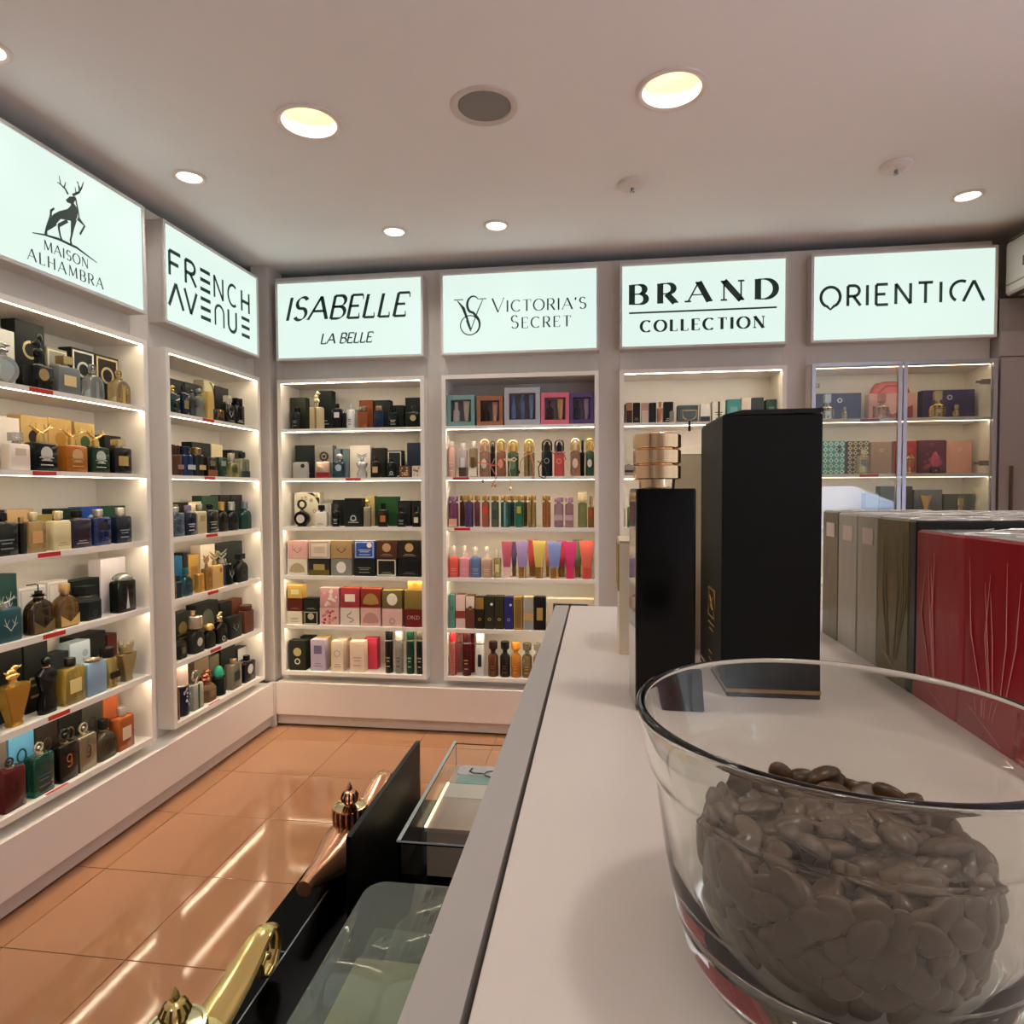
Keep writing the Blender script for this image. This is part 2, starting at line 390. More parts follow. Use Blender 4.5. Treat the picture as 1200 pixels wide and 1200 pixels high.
def s_french(g, W_, y):
    c = lambda v: v-2.580; th = .0175; h = .106
    for row, z in ((0, 2.302-2.085), (1, 2.168-2.085)):
        xs = (2.614, 2.727, 2.841, 2.949, 3.065, 3.191)
        for ch, x in zip(('FREnCH', 'AVEnUE')[row], xs):
            x = c(x); w_ = .088
            if ch == 'E':
                for q in (0, .5, 1): g.brush([(x, z+th/2+(h-th)*q, th), (x+.078, z+th/2+(h-th)*q, th)], y)
            elif ch == 'A': g.brush([(x, z, th), (x+.048, z+h, th)], y); g.brush([(x+.048, z+h, th), (x+.098, z, th)], y-.0001)
            elif ch == 'n' and row: g.brush([(a, b, th*.75) for a, b in [(x+.008, z)]+arc(x+.044, z+.066, .036, .036, 180, 0, 12)+[(x+.08, z)]], y)
            elif ch == 'C': g.brush([(a, b, th*.8) for a, b in arc(x+.05, z+h/2, .044, h/2, 55, 305, 20)], y)
            else:
                k = ch.upper(); glyph(g, k, x-.004, z, h, y, th*(.95 if k != 'N' else .8), th*(.95 if k != 'N' else .8), ws=.088/h/GL[k][0])
def s_maison(g, W_, y):
    BODY = [(0.3321, 0.2256), (0.3535, 0.244), (0.3911, 0.2678), (0.4097, 0.2902), (0.427, 0.2936), (0.4366, 0.2775), (0.4338, 0.2561), (0.4197, 0.2301), (0.4118, 0.2333), (0.3897, 0.2283), (0.3603, 0.2202), (0.3404, 0.1941), (0.323, 0.1794), (0.3181, 0.1966), (0.3224, 0.2138)]
    HEAD = [(0.3843, 0.2966), (0.4027, 0.3167), (0.4282, 0.328), (0.4288, 0.3162), (0.4202, 0.3011), (0.4369, 0.2857), (0.4071, 0.2715), (0.4058, 0.2925), (0.3919, 0.2904)]
    BR = [[(0.428, 0.3239, 0.0045), (0.4369, 0.2857, 0.0056), (0.4429, 0.2517, 0.0045)], [(0.4183, 0.2473, 0.0202), (0.411, 0.2105, 0.0112), (0.4059, 0.1805, 0.0056), (0.4003, 0.1623, 0.0056), (0.4046, 0.1439, 0.0078)], [(0.4358, 0.2545, 0.0134), (0.4663, 0.2383, 0.0067), (0.4441, 0.1993, 0.0056)], [(0.3294, 0.2028, 0.0269), (0.3099, 0.1741, 0.0146), (0.2993, 0.1584, 0.0067), (0.2968, 0.1406, 0.009)], [(0.3897, 0.2259, 0.009), (0.3518, 0.1948, 0.009), (0.3514, 0.1829, 0.0067), (0.3563, 0.1613, 0.0056), (0.3634, 0.1444, 0.0078)], [(0.3347, 0.2461, 0.0045), (0.3212, 0.2326, 0.0067), (0.3185, 0.2107, 0.0067)], [(0.3959, 0.3208, 0.0067), (0.3836, 0.3343, 0.0056), (0.3645, 0.3412, 0.0045), (0.3588, 0.3682, 0.0022)], [(0.3788, 0.336, 0.0045), (0.3865, 0.3593, 0.0022)], [(0.3664, 0.3405, 0.0034), (0.3503, 0.3424, 0.0022)], [(0.415, 0.3261, 0.0067), (0.4443, 0.3498, 0.0056), (0.4574, 0.372, 0.0045), (0.4666, 0.3967, 0.0022)], [(0.4317, 0.34, 0.0045), (0.4273, 0.3606, 0.0022)], [(0.4464, 0.3523, 0.0045), (0.4414, 0.3849, 0.0022)], [(0.453, 0.3635, 0.0034), (0.4353, 0.3861, 0.0022)], [(0.2432, 0.1273, 0.0022), (0.2923, 0.1388, 0.0045), (0.3482, 0.1464, 0.0067), (0.4269, 0.1457, 0.0067), (0.5215, 0.1241, 0.0022)]]
    g.poly(BODY, y); g.poly(HEAD, y-.0001)
    for i, b in enumerate(BR): g.brush([(p[0], p[1], p[2]*1.35) for p in b], y-.0002-.00001*i)
    text(g, 'MAISON', .288, .478, .088, .034, y, .0020, .0058, serif=.05)
    text(g, 'ALHAMBRA', .223, .548, .034, .038, y, .0020, .0062, serif=.05)
H2 = pi/2
sign('pale backlit sign with standing stag emblem above serif lettering', (XF, 1.686, 2.085), H2, .777, s_maison)
sign('pale backlit sign with two rows of angular block capitals', (XF, 2.580, 2.085), H2, .777, s_french)
sign('pale backlit sign with slanted italic capitals in two lines', (BC[0][0], YF, 2.085), 0, .857, s_isa)
sign('pale backlit sign with ringed monogram left of two lines', (BC[1][0], YF, 2.085), 0, .853, s_vs)
sign('pale backlit sign with heavy serif word underlined by a bar', (BC[2][0], YF, 2.085), 0, .840, s_brand)
sign('pale backlit sign with one row of thin wide-spaced capitals', (BC[3][0], YF, 2.085), 0, .860, s_ori)

# ================================================================ shelf units
SH = [1.700, 1.422, 1.145, .866, .582, .315]     # tops of the shelves
def cabinet(label, loc, rz, Wd, lit, reds):
    t = thing('display_cabinet', label, 'cabinet', loc, rz, 'recessed shelf cabinets')
    f = .022; D = .240; z0, z1 = .293, 1.978
    bx(0, f, 0, D, z0, z1).build('side_panel', WHITE, t); bx(Wd-f, Wd, 0, D, z0, z1).build('side_panel', WHITE, t)
    tp = bx(f, Wd-f, 0, D, z1-f, z1).build('top_panel', WHITE, t)
    bt = bx(f, Wd-f, 0, D, z0, SH[5]).build('bottom_panel', WHITE, t)
    bx(f, Wd-f, D-.006, D+.004, z0, z1).build('back_panel', WHITE, t)
    def led(par, z, on): bx(f+.004, Wd-f-.004, .006, .012, z-.0009, z-.0002).build('led_strip', LEDM if on else M('e8e2d6', .4, var=0), par)
    led(tp, z1-f, lit[0])
    for i in range(5):
        g_ = bx(f, Wd-f, .002, D-.006, SH[i]-.018, SH[i])
        if i > 1: g_.box(f, Wd-f, .002, .005, SH[i]-.0215, SH[i]-.018)
        s = g_.build('shelf', WHITE, t); led(s, SH[i]-.018, lit[i+1])
        if reds[i]: bx(reds[i][0], reds[i][1], -.0005, .0015, SH[i]-.016, SH[i]-.002).build('price_strip', M('c0281f', .4), s)
    if reds[5]: bx(reds[5][0], reds[5][1], .002, .012, SH[5], SH[5]+.0012).build('price_strip', M('c0281f', .4), bt)
    return t
on = [1]*6
o1 = 1.686
r1 = [(a-o1, b-o1) for a, b in ((1.899, 1.99), (1.902, 1.994), (1.912, 2.002), (1.923, 2.013), (1.934, 2.022), (1.921, 2.012))]
r2 = [(a-2.58, b-2.58) for a, b in ((2.835, 2.924), (2.839, 2.921), (2.843, 2.933), (2.846, 2.93), (2.857, 2.942), (2.842, 2.932))]
cabinet('white lit shelf cabinet in the left wall below the stag sign', (XF, LC[0][0], 0), H2, .777, on, r1)
cabinet('white lit shelf cabinet in the left wall below the angular-lettered sign', (XF, LC[1][0], 0), H2, .777, on, r2)
cabinet('white lit shelf cabinet below the italic-lettered sign', (BC[0][0], YF, 0), 0, .857, on, [None, (.40, .49), None, None, None, None])
cabinet('white shelf cabinet with unlit top compartment below the monogram sign', (BC[1][0], YF, 0), 0, .853, [0, 1, 1, 1, 1, 1], [None, (.06, .15), (.065, .155), None, None, None])
cabinet('white lit shelf cabinet below the underlined serif sign', (BC[2][0], YF, 0), 0, .840, on, [None]*6)
gc = cabinet('lit shelf cabinet with two glass doors below the thin-capitals sign', (BC[3][0], YF, 0), 0, .860, on, [(.24, .33), (.24, .33), None, None, None, None])
ALU = M('b9b8c0', .3, metal=.7, var=.02)
for k, (a, b) in enumerate(((.002, .427), (.433, .858))):
    d = bx(a+.014, b-.014, -.014, -.010, .31, 1.963).build('door_pane', M('f4f4f0', .01, trans=1, var=0, ior=1.5), gc)
    for q in ((a, a+.018, .293, 1.978), (b-.018, b, .293, 1.978), (a+.018, b-.018, .293, .311), (a+.018, b-.018, 1.960, 1.978)):
        bx(q[0], q[1], -.020, -.004, q[2], q[3]).build('door_frame_bar', ALU, gc)
for z in (1.87, 1.47, .6):
    h = G().box(.800, .838, .004, .020, z-.012, z+.012); h.box(.778, .800, .010, .018, z-.006, z+.006); h.build('hinge', metal('9a9690'), gc)
    h = G().box(.023, .045, .004, .016, z-.010, z+.010); h.build('hinge', metal('9a9690'), gc)

# ---- grey doors and air conditioner right of the glass cabinet
t = thing('wall_closet', 'flat grey closet doors with long dark handle right of the glass cabinet', 'closet', (1.940, 3.446, 0))
CL = M('a39a98', .5, var=.02)
bx(0, .26, .02, .24, .02, 2.27).build('carcass', CL, t)
bx(.003, .150, 0, .018, .02, 1.984).build('door', CL, t).name = 'door'
bx(.153, .259, 0, .018, .02, 1.984).build('door', CL, t)
bx(.0, .26, .004, .018, 1.990, 2.110).build('transom_panel', CL, t)
bx(.0, .26, .018, .030, 2.112, 2.272).build('upper_panel', M('8f8785', .5), t)
bx(.048, .056, -.022, -.002, 1.02, 1.455).build('handle', M('6d5a48', .4, metal=.3), t)
t = thing('air_conditioner', 'boxy cream wall air conditioner under the ceiling at right edge', 'air conditioner', (2.20, 3.10, 2.276))
AC = M('cfc5ba', .35, var=.02); dm = lambda q: q
g = G(); pr = [(0, 0), (0, .262), (-.225, .262), (-.245, .250), (-.250, .235), (-.250, .012), (-.238, .0)]
n = len(pr); v = [(p[0], y, p[1]) for y in (-1.10, .335) for p in pr]
g.add(v, [tuple(range(n)), tuple(range(2*n-1, n-1, -1))]+[((i+1) % n, i, n+i, n+(i+1) % n) for i in range(n)]).build('housing', AC, t)
bx(-.252, -.243, -1.09, .33, .045, .052).build('louvre', M('8d857c', .5), t); bx(-.24, -.205, -1.08, .32, -.004, .004).build('air_outlet', M('3b3835', .6), t)
bx(-.2525, -.249, .12, .21, .105, .150).build('display_window', M('3a3c3e', .2), t)
bx(-.2528, -.249, .15, .18, .075, .092).build('logo_plate', M('5a5652', .3), t)
bx(-.240, -.02, -1.09, .333, .262, .2665).build('grille_top', M('8a8178', .5), t)

# ================================================================ goods on the shelves
def deco(spec, w, z0, h, y, par):
    """printed or applied marks on the front of a box or bottle"""
    for sp in [q for q in spec.split('+') if q]:
        k, c = sp.split(':'); g = G(); nm = 'label'; e = y-.0006; th = .0005
        if k == 'L': g.box(-w*.27, w*.27, e, e+th, z0+h*.30, z0+h*.68)
        elif k == 'l': g.box(-w*.27, w*.27, e, e+th, z0+h*.55, z0+h*.82)
        elif k == 'T':
            for q, ww in ((.46, .30), (.36, .22), (.20, .26)): g.box(-w*ww, w*ww, e, e+th, z0+h*q, z0+h*q+max(.0015, h*.035))
            nm = 'lettering'
        elif k == 't':
            for q, ww in ((.14, .30), (.22, .20)): g.box(-w*ww, w*ww, e, e+th, z0+h*q, z0+h*q+max(.0012, h*.03))
            nm = 'lettering'
        elif k == 'O': g.disc(0, z0+h*.62, min(w, h)*.25, e); nm = 'emblem'
        elif k == 'o': g.disc(0, z0+h*.5, min(w, h)*.30, e, rz=min(w*1.6, h)*.34); nm = 'emblem'
        elif k == 'Q': g.disc(w*.24, z0+h*.76, min(w, h)*.15, e); nm = 'emblem'
        elif k == 'R': g.disc(0, z0+h*.6, min(w, h)*.28, e, r2=.72); nm = 'emblem'
        elif k == 'H': g.disc(w*.02, z0+h*.74, min(w, h)*.09, e, r2=.55); nm = 'emblem'
        elif k == 'r': g.disc(0, z0+h*.3, min(w, h)*.18, e, r2=.6); nm = 'emblem'
        elif k == 'F':
            a, b, f = w*.45, h*.46, min(w, h)*.06; c0 = z0+h/2
            g.box(-a, a, e, e+th, c0-b, c0-b+f); g.box(-a, a, e, e+th, c0+b-f, c0+b); g.box(-a, -a+f, e, e+th, c0-b+f, c0+b-f); g.box(a-f, a, e, e+th, c0-b+f, c0+b-f); nm = 'border'
        elif k == 'B': g.box(-w*.49, w*.49, e, e+th, z0+h*.30, z0+h*.52); nm = 'band'
        elif k == 'b': g.box(-w*.495, w*.495, e, e+th, z0+h*.02, z0+h*.34); nm = 'band'
        elif k == 'u': g.box(-w*.495, w*.495, e, e+th, z0+h*.62, z0+h*.985); nm = 'band'
        elif k == 'S': g.box(-w*.08, w*.08, e, e+th, z0+h*.02, z0+h*.98); nm = 'stripe'
        elif k == 's': g.poly([(0, z0+h*.98), (w*.22, z0+h*.98), (w*.48, z0+h*.62), (w*.48, z0+h*.82), (w*.3, z0+h*.98)][:4], e); nm = 'stripe'
        elif k == 'X':
            nx = 4; nz = max(3, int(round(h/w*4)))
            for i in range(nx):
                for j in range(nz):
                    g.disc(-w*.5+w*(i+.5)/nx, z0+h*(j+.5)/nz, w/nx*.46, e, n=4, r2=.55, rz=h/nz*.46)
            nm = 'lattice_print'
        elif k == 'P':
            rr = random.Random(int(w*1e5))
            for i in range(16):
                g.disc(rr.uniform(-.38, .38)*w, z0+h*rr.uniform(.1, .9), w*rr.uniform(.05, .1), e-i*1e-5, n=6, r2=rr.choice((None, .5)))
            nm = 'print'
        elif k == '9':
            glyph(g, '9', -h*.09, z0+h*.36, h*.34, e, max(.0015, h*.03), max(.0015, h*.03), ws=.8); nm = 'numeral'
        elif k == 'V': g.poly([(-w*.42, z0+h*.55), (0, z0+h*.2), (w*.42, z0+h*.55), (w*.42, z0+h*.05), (-w*.42, z0+h*.05)], e); nm = 'chevron'
        elif k == 'A':
            for s in (1, -1):
                a = w*.5; c0 = z0+h*.5
                g.brush([(0, c0-h*.18, .0035), (s*a*.34, c0, .003), (s*a*.5, c0+h*.22, .0015)], e)
                g.brush([(s*a*.34, c0, .0025), (s*a*.1, c0+h*.16, .0012)], e-.0001); g.brush([(s*a*.2, c0-h*.08, .0025), (s*a*.6, c0+h*.04, .0012)], e-.0001)
            nm = 'emblem'
        elif k == 'Y':   # slim tower
            g.poly([(-w*.10, z0+h*.10), (w*.10, z0+h*.10), (w*.02, z0+h*.5), (0, z0+h*.78), (-w*.02, z0+h*.5)], e); nm = 'emblem'
        elif k == 'W':   # open fan
            a = [(w*.4*cos(radians(q)), z0+h*.2+h*.55*sin(radians(q))) for q in range(0, 181, 15)]
            g.poly(a+[(-w*.1, z0+h*.15), (w*.1, z0+h*.15)], e); nm = 'fan_print'
        elif k == 'N':   # curled snake
            p = [(w*.25*sin(q*.8)*(1-q/14), z0+h*(.2+.06*q)) for q in range(11)]
            g.brush([(a, b, w*.05) for a, b in p], e); nm = 'snake_print'
        elif k == 'Z':
            text(g, 'CANDID'.replace('I', 'I'), -w*.34, w*.34, z0+h*.45, h*.2, e, .0015, .0025); nm = 'lettering'
        g.build(nm, mat(c), par)

def cap_geo(st, w, z0, z1, d):
    g = G(); h = z1-z0; q = min(w, d*1.4)
    neck = lambda r, a, b: g.lathe([(r, a), (r, b)], 12)
    if st == 'c': neck(q*.20, z0, z0+h*.25); g.lathe([(q*.28, z0+h*.2), (q*.29, z0+h*.25), (q*.29, z1-h*.08), (q*.26, z1)], 16)
    elif st == 'C': g.lathe([(w*.34, z0), (w*.345, z0+.001), (w*.345, z1-.002), (w*.32, z1)], 18)
    elif st == 'K': neck(w*.22, z0, z0+h*.25); g.lathe([(w*.47, z0+h*.22), (w*.47, z1-.002), (w*.45, z1)], 18)
    elif st == 'b': neck(q*.18, z0, z0+h*.3); g.loft([(z0+h*.25, w*.44, min(d*.8, w*.44), .001), (z1, w*.44, min(d*.8, w*.44), .001)], k=2)
    elif st == 'o': neck(q*.14, z0, z0+h*.3); g.ball(0, 0, z0+h*.6, min(h*.42, w*.32), n=12, m=8)
    elif st == 'g': neck(q*.13, z0, z0+h*.3); R = min(h*.36, w*.3); g.tube([(R*cos(a), 0, z0+h*.6+R*sin(a)) for a in [2*pi*i/14 for i in range(14)]], R*.3, 6, closed=True)
    elif st == 'G': neck(q*.13, z0, z0+h*.3); R = min(h*.42, w*.36); g.tube([(R*cos(a), 0, z0+h*.58+R*sin(a)) for a in [2*pi*i/14 for i in range(14)]], R*.26, 6, closed=True); g.ball(0, 0, z0+h*.58, R*.42)
    elif st == 'a':
        neck(q*.2, z0, z0+h*.35); g.ball(0, 0, z0+h*.4, h*.16, h*.14, h*.18)
        for s in (1, -1):
            g.tube([(0, 0, z0+h*.45), (s*w*.22, 0, z0+h*.6), (s*w*.40, 0, z0+h*.82), (s*w*.42, 0, z1)], [h*.09, h*.08, h*.06, h*.02], 6)
            g.tube([(s*w*.22, 0, z0+h*.6), (s*w*.16, 0, z1-h*.08)], [h*.06, h*.02], 6); g.tube([(s*w*.34, 0, z0+h*.72), (s*w*.55, 0, z0+h*.78)], [h*.05, h*.02], 6)
    elif st == 'f':
        neck(q*.2, z0, z0+h*.25); g.ball(0, 0, z0+h*.38, w*.24, d*.3, h*.2); g.ball(-w*.03, 0, z0+h*.62, w*.17, d*.22, h*.2); g.ball(w*.09, 0, z0+h*.84, w*.13, d*.18, h*.15)
        g.tube([(w*.12, 0, z0+h*.8), (w*.3, 0, z0+h*.86)], [w*.07, w*.03], 6); g.tube([(-w*.12, 0, z0+h*.45), (-w*.3, 0, z0+h*.7)], [w*.06, w*.02], 6)
    elif st == 'w':
        neck(q*.2, z0, z0+h*.3)
        for s in (1, -1):
            for dz in (.35, .62): g.tube([(0, 0, z0+h*dz), (s*w*.25, 0, z0+h*(dz+.2)), (s*w*.45, 0, z0+h*min(1, dz+.38))], [h*.10, h*.09, h*.02], 6, flat=.6)
    elif st == 'm': neck(w*.3, z0, z0+h*.2); g.lathe([(w*.38*cos(a), z0+h*.15+h*.85*sin(a)) for a in [pi/2*i/6 for i in range(7)]], 16)
    elif st == 't': g.lathe([(w*.20, z0), (w*.21, z0+.001), (w*.21, z1-.001), (w*.18, z1)], 14)
    elif st == 'k':
        g.lathe([(w*.28, z0), (w*.33, z0+h*.5), (w*.29, z0+h*.5), (w*.25, z0+.001)], 14)
        for i in range(7): a = 2*pi*i/7; g.tube([(w*.3*cos(a), w*.3*sin(a), z0+h*.45), (w*.34*cos(a), w*.34*sin(a), z1)], [h*.1, h*.02], 5)
    elif st == 'd': neck(q*.14, z0, z0+h*.3); g.add([(p[0], p[2]*.5, p[1]+z0+h*.6) for p in G().lathe([(min(h*.4, w*.34), -d*.3), (min(h*.4, w*.34), d*.3)], 18).v], G().lathe([(1, 0), (1, 1)], 18).f)
    elif st == 'p':
        g.lathe([(w*.22, z0), (w*.22, z0+h*.28), (w*.10, z0+h*.3), (w*.10, z0+h*.55)], 12)
        g.loft([(z0+h*.55, w*.34, d*.5, .004), (z1-h*.1, w*.30, d*.45, .004), (z1, w*.2, d*.3, .003)]); g.box(-w*.42, -w*.1, -d*.10, d*.10, z0+h*.72, z0+h*.88)
    elif st == 's':
        neck(w*.12, z0, z0+h*.5); g.lathe([(w*.26, z0+h*.1), (w*.16, z0+h*.2), (w*.22, z0+h*.26)], 12); g.tube([(0, 0, z0+h*.4), (0, 0, z1-h*.1), (-w*.12, 0, z1-h*.02), (-w*.45, 0, z1)], h*.05, 6)
    elif st == 'r':   # tall collar inside an arch-shaped hoop
        g.lathe([(w*.30, z0), (w*.30, z0+h*.5), (w*.22, z0+h*.5), (w*.22, z0+h*.62)], 14)
        R = w*.40; g.tube([(R, 0, z0), (R, 0, z1-R)]+[(R*cos(a), 0, z1-R+R*sin(a)) for a in [pi*i/8 for i in range(1, 8)]]+[(-R, 0, z1-R), (-R, 0, z0)], w*.09, 6)
        g.ball(0, 0, z0+h*.7, w*.16)
    elif st == 'h':
        g.lathe([(w*.24, z0), (w*.22, z0+h*.25), (w*.42, z0+h*.42), (w*.44, z1-h*.1), (w*.40, z1)], 18)
    return g

NAMES = {'C': ('perfume_carton', 'box'), 'R': ('perfume_bottle', 'bottle'), 'K': ('perfume_bottle', 'bottle'), 'V': ('perfume_bottle', 'bottle'), 'F': ('perfume_bottle', 'bottle'),
         'D': ('perfume_bottle', 'bottle'), 'B': ('perfume_bottle', 'bottle'), 'M': ('mist_bottle', 'bottle'), 'U': ('lotion_tube', 'tube'), 'P': ('lotion_bottle', 'bottle'),
         'S': ('spray_can', 'can'), 'G': ('gift_set', 'gift set'), 'H': ('perfume_bottle', 'bottle'), 'X': ('perfume_bottle', 'bottle'), 'T': ('trophy_bottle', 'bottle'), 'Q': ('perfume_bottle', 'bottle')}
def product(k, w, h, hb, d, cols, dec, cap, root):
    c1 = mat(cols[0]); c2 = mat(cols[1]) if len(cols) > 1 else c1; c3 = mat(cols[2]) if len(cols) > 2 else c2
    y = -d/2
    if k == 'C':
        G().loft([(0, w, d, .0008), (h-.0025, w, d, .0008), (h-.0025, w-.0006, d-.0006, .0008), (h, w-.0006, d-.0006, .0008)], k=2).build('carton_body', c1, root)
        bx(-w*.5+.001, w*.5-.001, -d*.5+.001, d*.5-.001, h, h+.0005).build('lid_flap', c2 if len(cols) > 1 else c1, root)
        deco(dec, w, 0, h, y, root); return
    if k == 'G':
        f = w*.13
        for a in ((-w/2, w/2, y, d/2, 0, h*.15), (-w/2, w/2, y, d/2, h*.85, h), (-w/2, -w/2+f, y, d/2, h*.15, h*.85), (w/2-f, w/2, y, d/2, h*.15, h*.85)): bx(*a).build('box_side', c1, root)
        bx(-w/2+f, w/2-f, d/2-.004, d/2, h*.15, h*.85).build('backing', M('938d92', .3), root)  # backing colour lightened to stand in for shine on the wrap
        n = 3 if w > .17 else 2
        for i in range(n):
            cx = (i-(n-1)/2)*(w-2*f)/n; a = (w-2*f)/n*.62
            if i == 0: G().loft([(h*.17, a, .03, .003), (h*.5, a, .03, .003), (h*.55, a*.5, .02, .003), (h*.78, a*.5, .02, .003)], cx=cx).build('bottle', c2, root, True)
            elif i == n-1: G().loft([(h*.17, a*.6, .03, .01), (h*.3, a*.7, .03, .01), (h*.82, a*1.1, .006, .003)], cx=cx).build('tube', c3, root, True)
            else: G().lathe([(a*.5, h*.17), (a*.5, h*.66), (a*.3, h*.7), (a*.3, h*.8)], 14, cx=cx).build('bottle', c2, root, True)
        bx(-w/2+f, w/2-f, y+.002, y+.003, h*.15, h*.85).build('window', M('ffffff', .04, trans=1, var=0, ior=1.2), root)
        return
    if k == 'M':
        R = w/2; G().lathe([(R*.9, 0), (R, .003), (R, hb-R*.35), (R*.85, hb-R*.08), (R*.5, hb)], 18).build('bottle_body', c1, root, True)
        cap_geo(cap, w, hb, h, w).build('cap', c2, root, True); deco(dec, w*.9, .0, hb, -R-.0004, root) if dec else None; return
    if k == 'S':
        R = w/2; G().lathe([(R*.95, 0), (R, .002), (R, hb-.002), (R*.9, hb)], 18).build('can_body', c1, root, True)
        G().lathe([(R*.94, hb), (R*.94, h-.004), (R*.86, h)], 18).build('cap', c2, root, True); G().lathe([(R*1.0, hb-.004), (R*1.02, hb), (R*.97, hb+.003)], 18).build('collar_ring', metal('c9bda8'), root, True)
        deco(dec, w*.8, .0, hb, -R-.0004, root); return
    if k == 'U':
        G().loft([(hb, w*.62, d*.75, .02), (hb+.01, w*.66, d*.75, .02), (hb+(h-hb)*.55, w*.86, d*.45, .012), (h-.008, w, .004, .002), (h, w, .003, .001)], k=5).build('tube_body', c1, root, True)
        G().loft([(0, w*.58, d*.7, .02), (hb, w*.60, d*.72, .02)], k=5).build('cap', c2, root, True)
        deco(dec, w*.6, h*.2, h*.6, -d*.30, root) if False else None; return
    if k == 'P':
        G().loft([(0, w*.94, d*.94, w*.2), (.004, w, d, w*.25), (hb*.86, w, d, w*.25), (hb*.97, w*.7, d*.7, w*.2), (hb, w*.4, d*.5, w*.2)], k=4).build('bottle_body', c1, root, True)
        cap_geo('p', w, hb, h, d).build('pump', c2, root, True); deco(dec, w, 0, hb*.85, y, root); return
    if k == 'H':
        R = w/2; G().lathe([(R*.92, 0), (R, .004), (R, hb*.86), (R*.75, hb*.97), (R*.5, hb)], 18).build('bottle_body', c1, root, True)
        cap_geo('h', w, hb, h, w).build('cap', c2, root, True); deco(dec, w*.7, 0, hb, -R-.0004, root); return
    if k == 'K':
        R = w/2; G().lathe([(R*.9, 0), (R*.97, .003), (R*.97, hb*.94), (R*.85, hb)], 18).build('bottle_body', c1, root, True)
        deco(dec, w*.7, 0, hb, -R-.0002, root)
    elif k == 'V':
        G().loft([(0, w*.42, d*.7, .004), (.006, w*.46, d*.75, .004), (hb*.12, w*.40, d*.7, .004), (hb*.75, w*.86, d, .004), (hb*.95, w, d*.95, .004), (hb, w*.4, d*.5, .004)], k=2).build('bottle_body', c1, root, True)
    elif k == 'F':
        pr = [(w*.44, 0), (w*.5, hb*.04), (w*.5, hb*.58)]+[(w*.5*cos(a)+0, hb*.58+hb*.36*sin(a)) for a in [pi/2*i/6 for i in range(1, 5)]]+[(w*.14, hb*.96), (w*.14, hb)]
        G().loft([(z, 2*x, min(d, 2*x), min(d, 2*x)*.35) for x, z in pr], k=4).build('bottle_body', c1, root, True); deco(dec, w, 0, hb*.7, y, root)
    elif k == 'D':
        R = min(w, hb)/2; g = G().lathe([(R*.9, -d/2), (R, -d*.3), (R, d*.3), (R*.9, d/2)], 24); g.v = [(p[0], p[2], p[1]+hb-R) for p in g.v]; g.f = [f[::-1] for f in g.f]
        g.build('bottle_body', c1, root, True); gg = G().loft([(0, w*.5, d*.8, .002), (max(.006, hb-2*R+.006), w*.3, d*.6, .002)]); gg.build('foot', c2, root)
        G().disc(0, hb-R, R*.55, y-.0006).build('emblem', c3, root)
    elif k == 'B':   # dressmaker's bust
        G().loft([(0, w*.8, d*.8, .02), (hb*.25, w*.86, d*.9, .02), (hb*.5, w*.5, d*.6, .02), (hb*.68, w*.8, d*.85, .02), (hb*.85, w*.98, d*.8, .02), (hb*.95, w*.6, d*.5, .02), (hb, w*.26, d*.3, .01)], k=5).build('bottle_body', c1, root, True)
    elif k == 'X':   # hexagonal squat body
        G().lathe([(w*.48, 0), (w*.5, hb*.1), (w*.5, hb*.8), (w*.40, hb)], 6).move(Matrix.Diagonal((1, .75, 1, 1))).build('bottle_body', c1, root)
        deco(dec, w*.5, 0, hb, -w*.328, root)
    elif k == 'Q':   # ornate round-shouldered flacon with lattice
        G().loft([(0, w*.6, d*.7, .006), (hb*.06, w*.8, d*.9, .01), (hb*.45, w, d, .012), (hb*.8, w*.86, d*.9, .012), (hb*.94, w*.4, d*.5, .006), (hb, w*.3, d*.4, .006)], k=4).build('bottle_body', c1, root, True)
        g = G()
        for i in range(3):
            for j in range(5): g.disc(-w*.27+w*.27*i, hb*(.16+.15*j), w*.12, y-.0008, n=4, rz=hb*.07)
        g.build('lattice_panel', c3, root); G().disc(0, hb*.45, w*.2, y-.0016, rz=hb*.16).build('medallion', c2, root)
    elif k == 'T':
        G().lathe([(w*.34, 0), (w*.34, hb*.12), (w*.10, hb*.3), (w*.12, hb*.6), (w*.3, hb*.8), (w*.45, hb), (w*.40, hb), (w*.05, hb*.85)], 18).build('bottle_body', c1, root, True)
        if cap == 'n': return
    else:   # 'R' rectangular
        r = min(w, d)*.16
        G().loft([(0, w*.95, d*.95, r), (.0025, w, d, r), (hb*.93, w, d, r), (hb*.985, w*.93, d*.9, r), (hb, w*.86, d*.8, r)], k=3).build('bottle_body', c1, root, True)
        deco(dec, w, 0, hb, y, root)
    if cap != 'n':
        g = cap_geo(cap, w, hb, h, d); g.build('cap', c2, root, True)
        q = min(w, d*1.4); G().lathe([(q*.24, hb-.001), (q*.24, hb+min(.004, (h-hb)*.2))], 14).build('collar', metal('b9a888'), root, True)

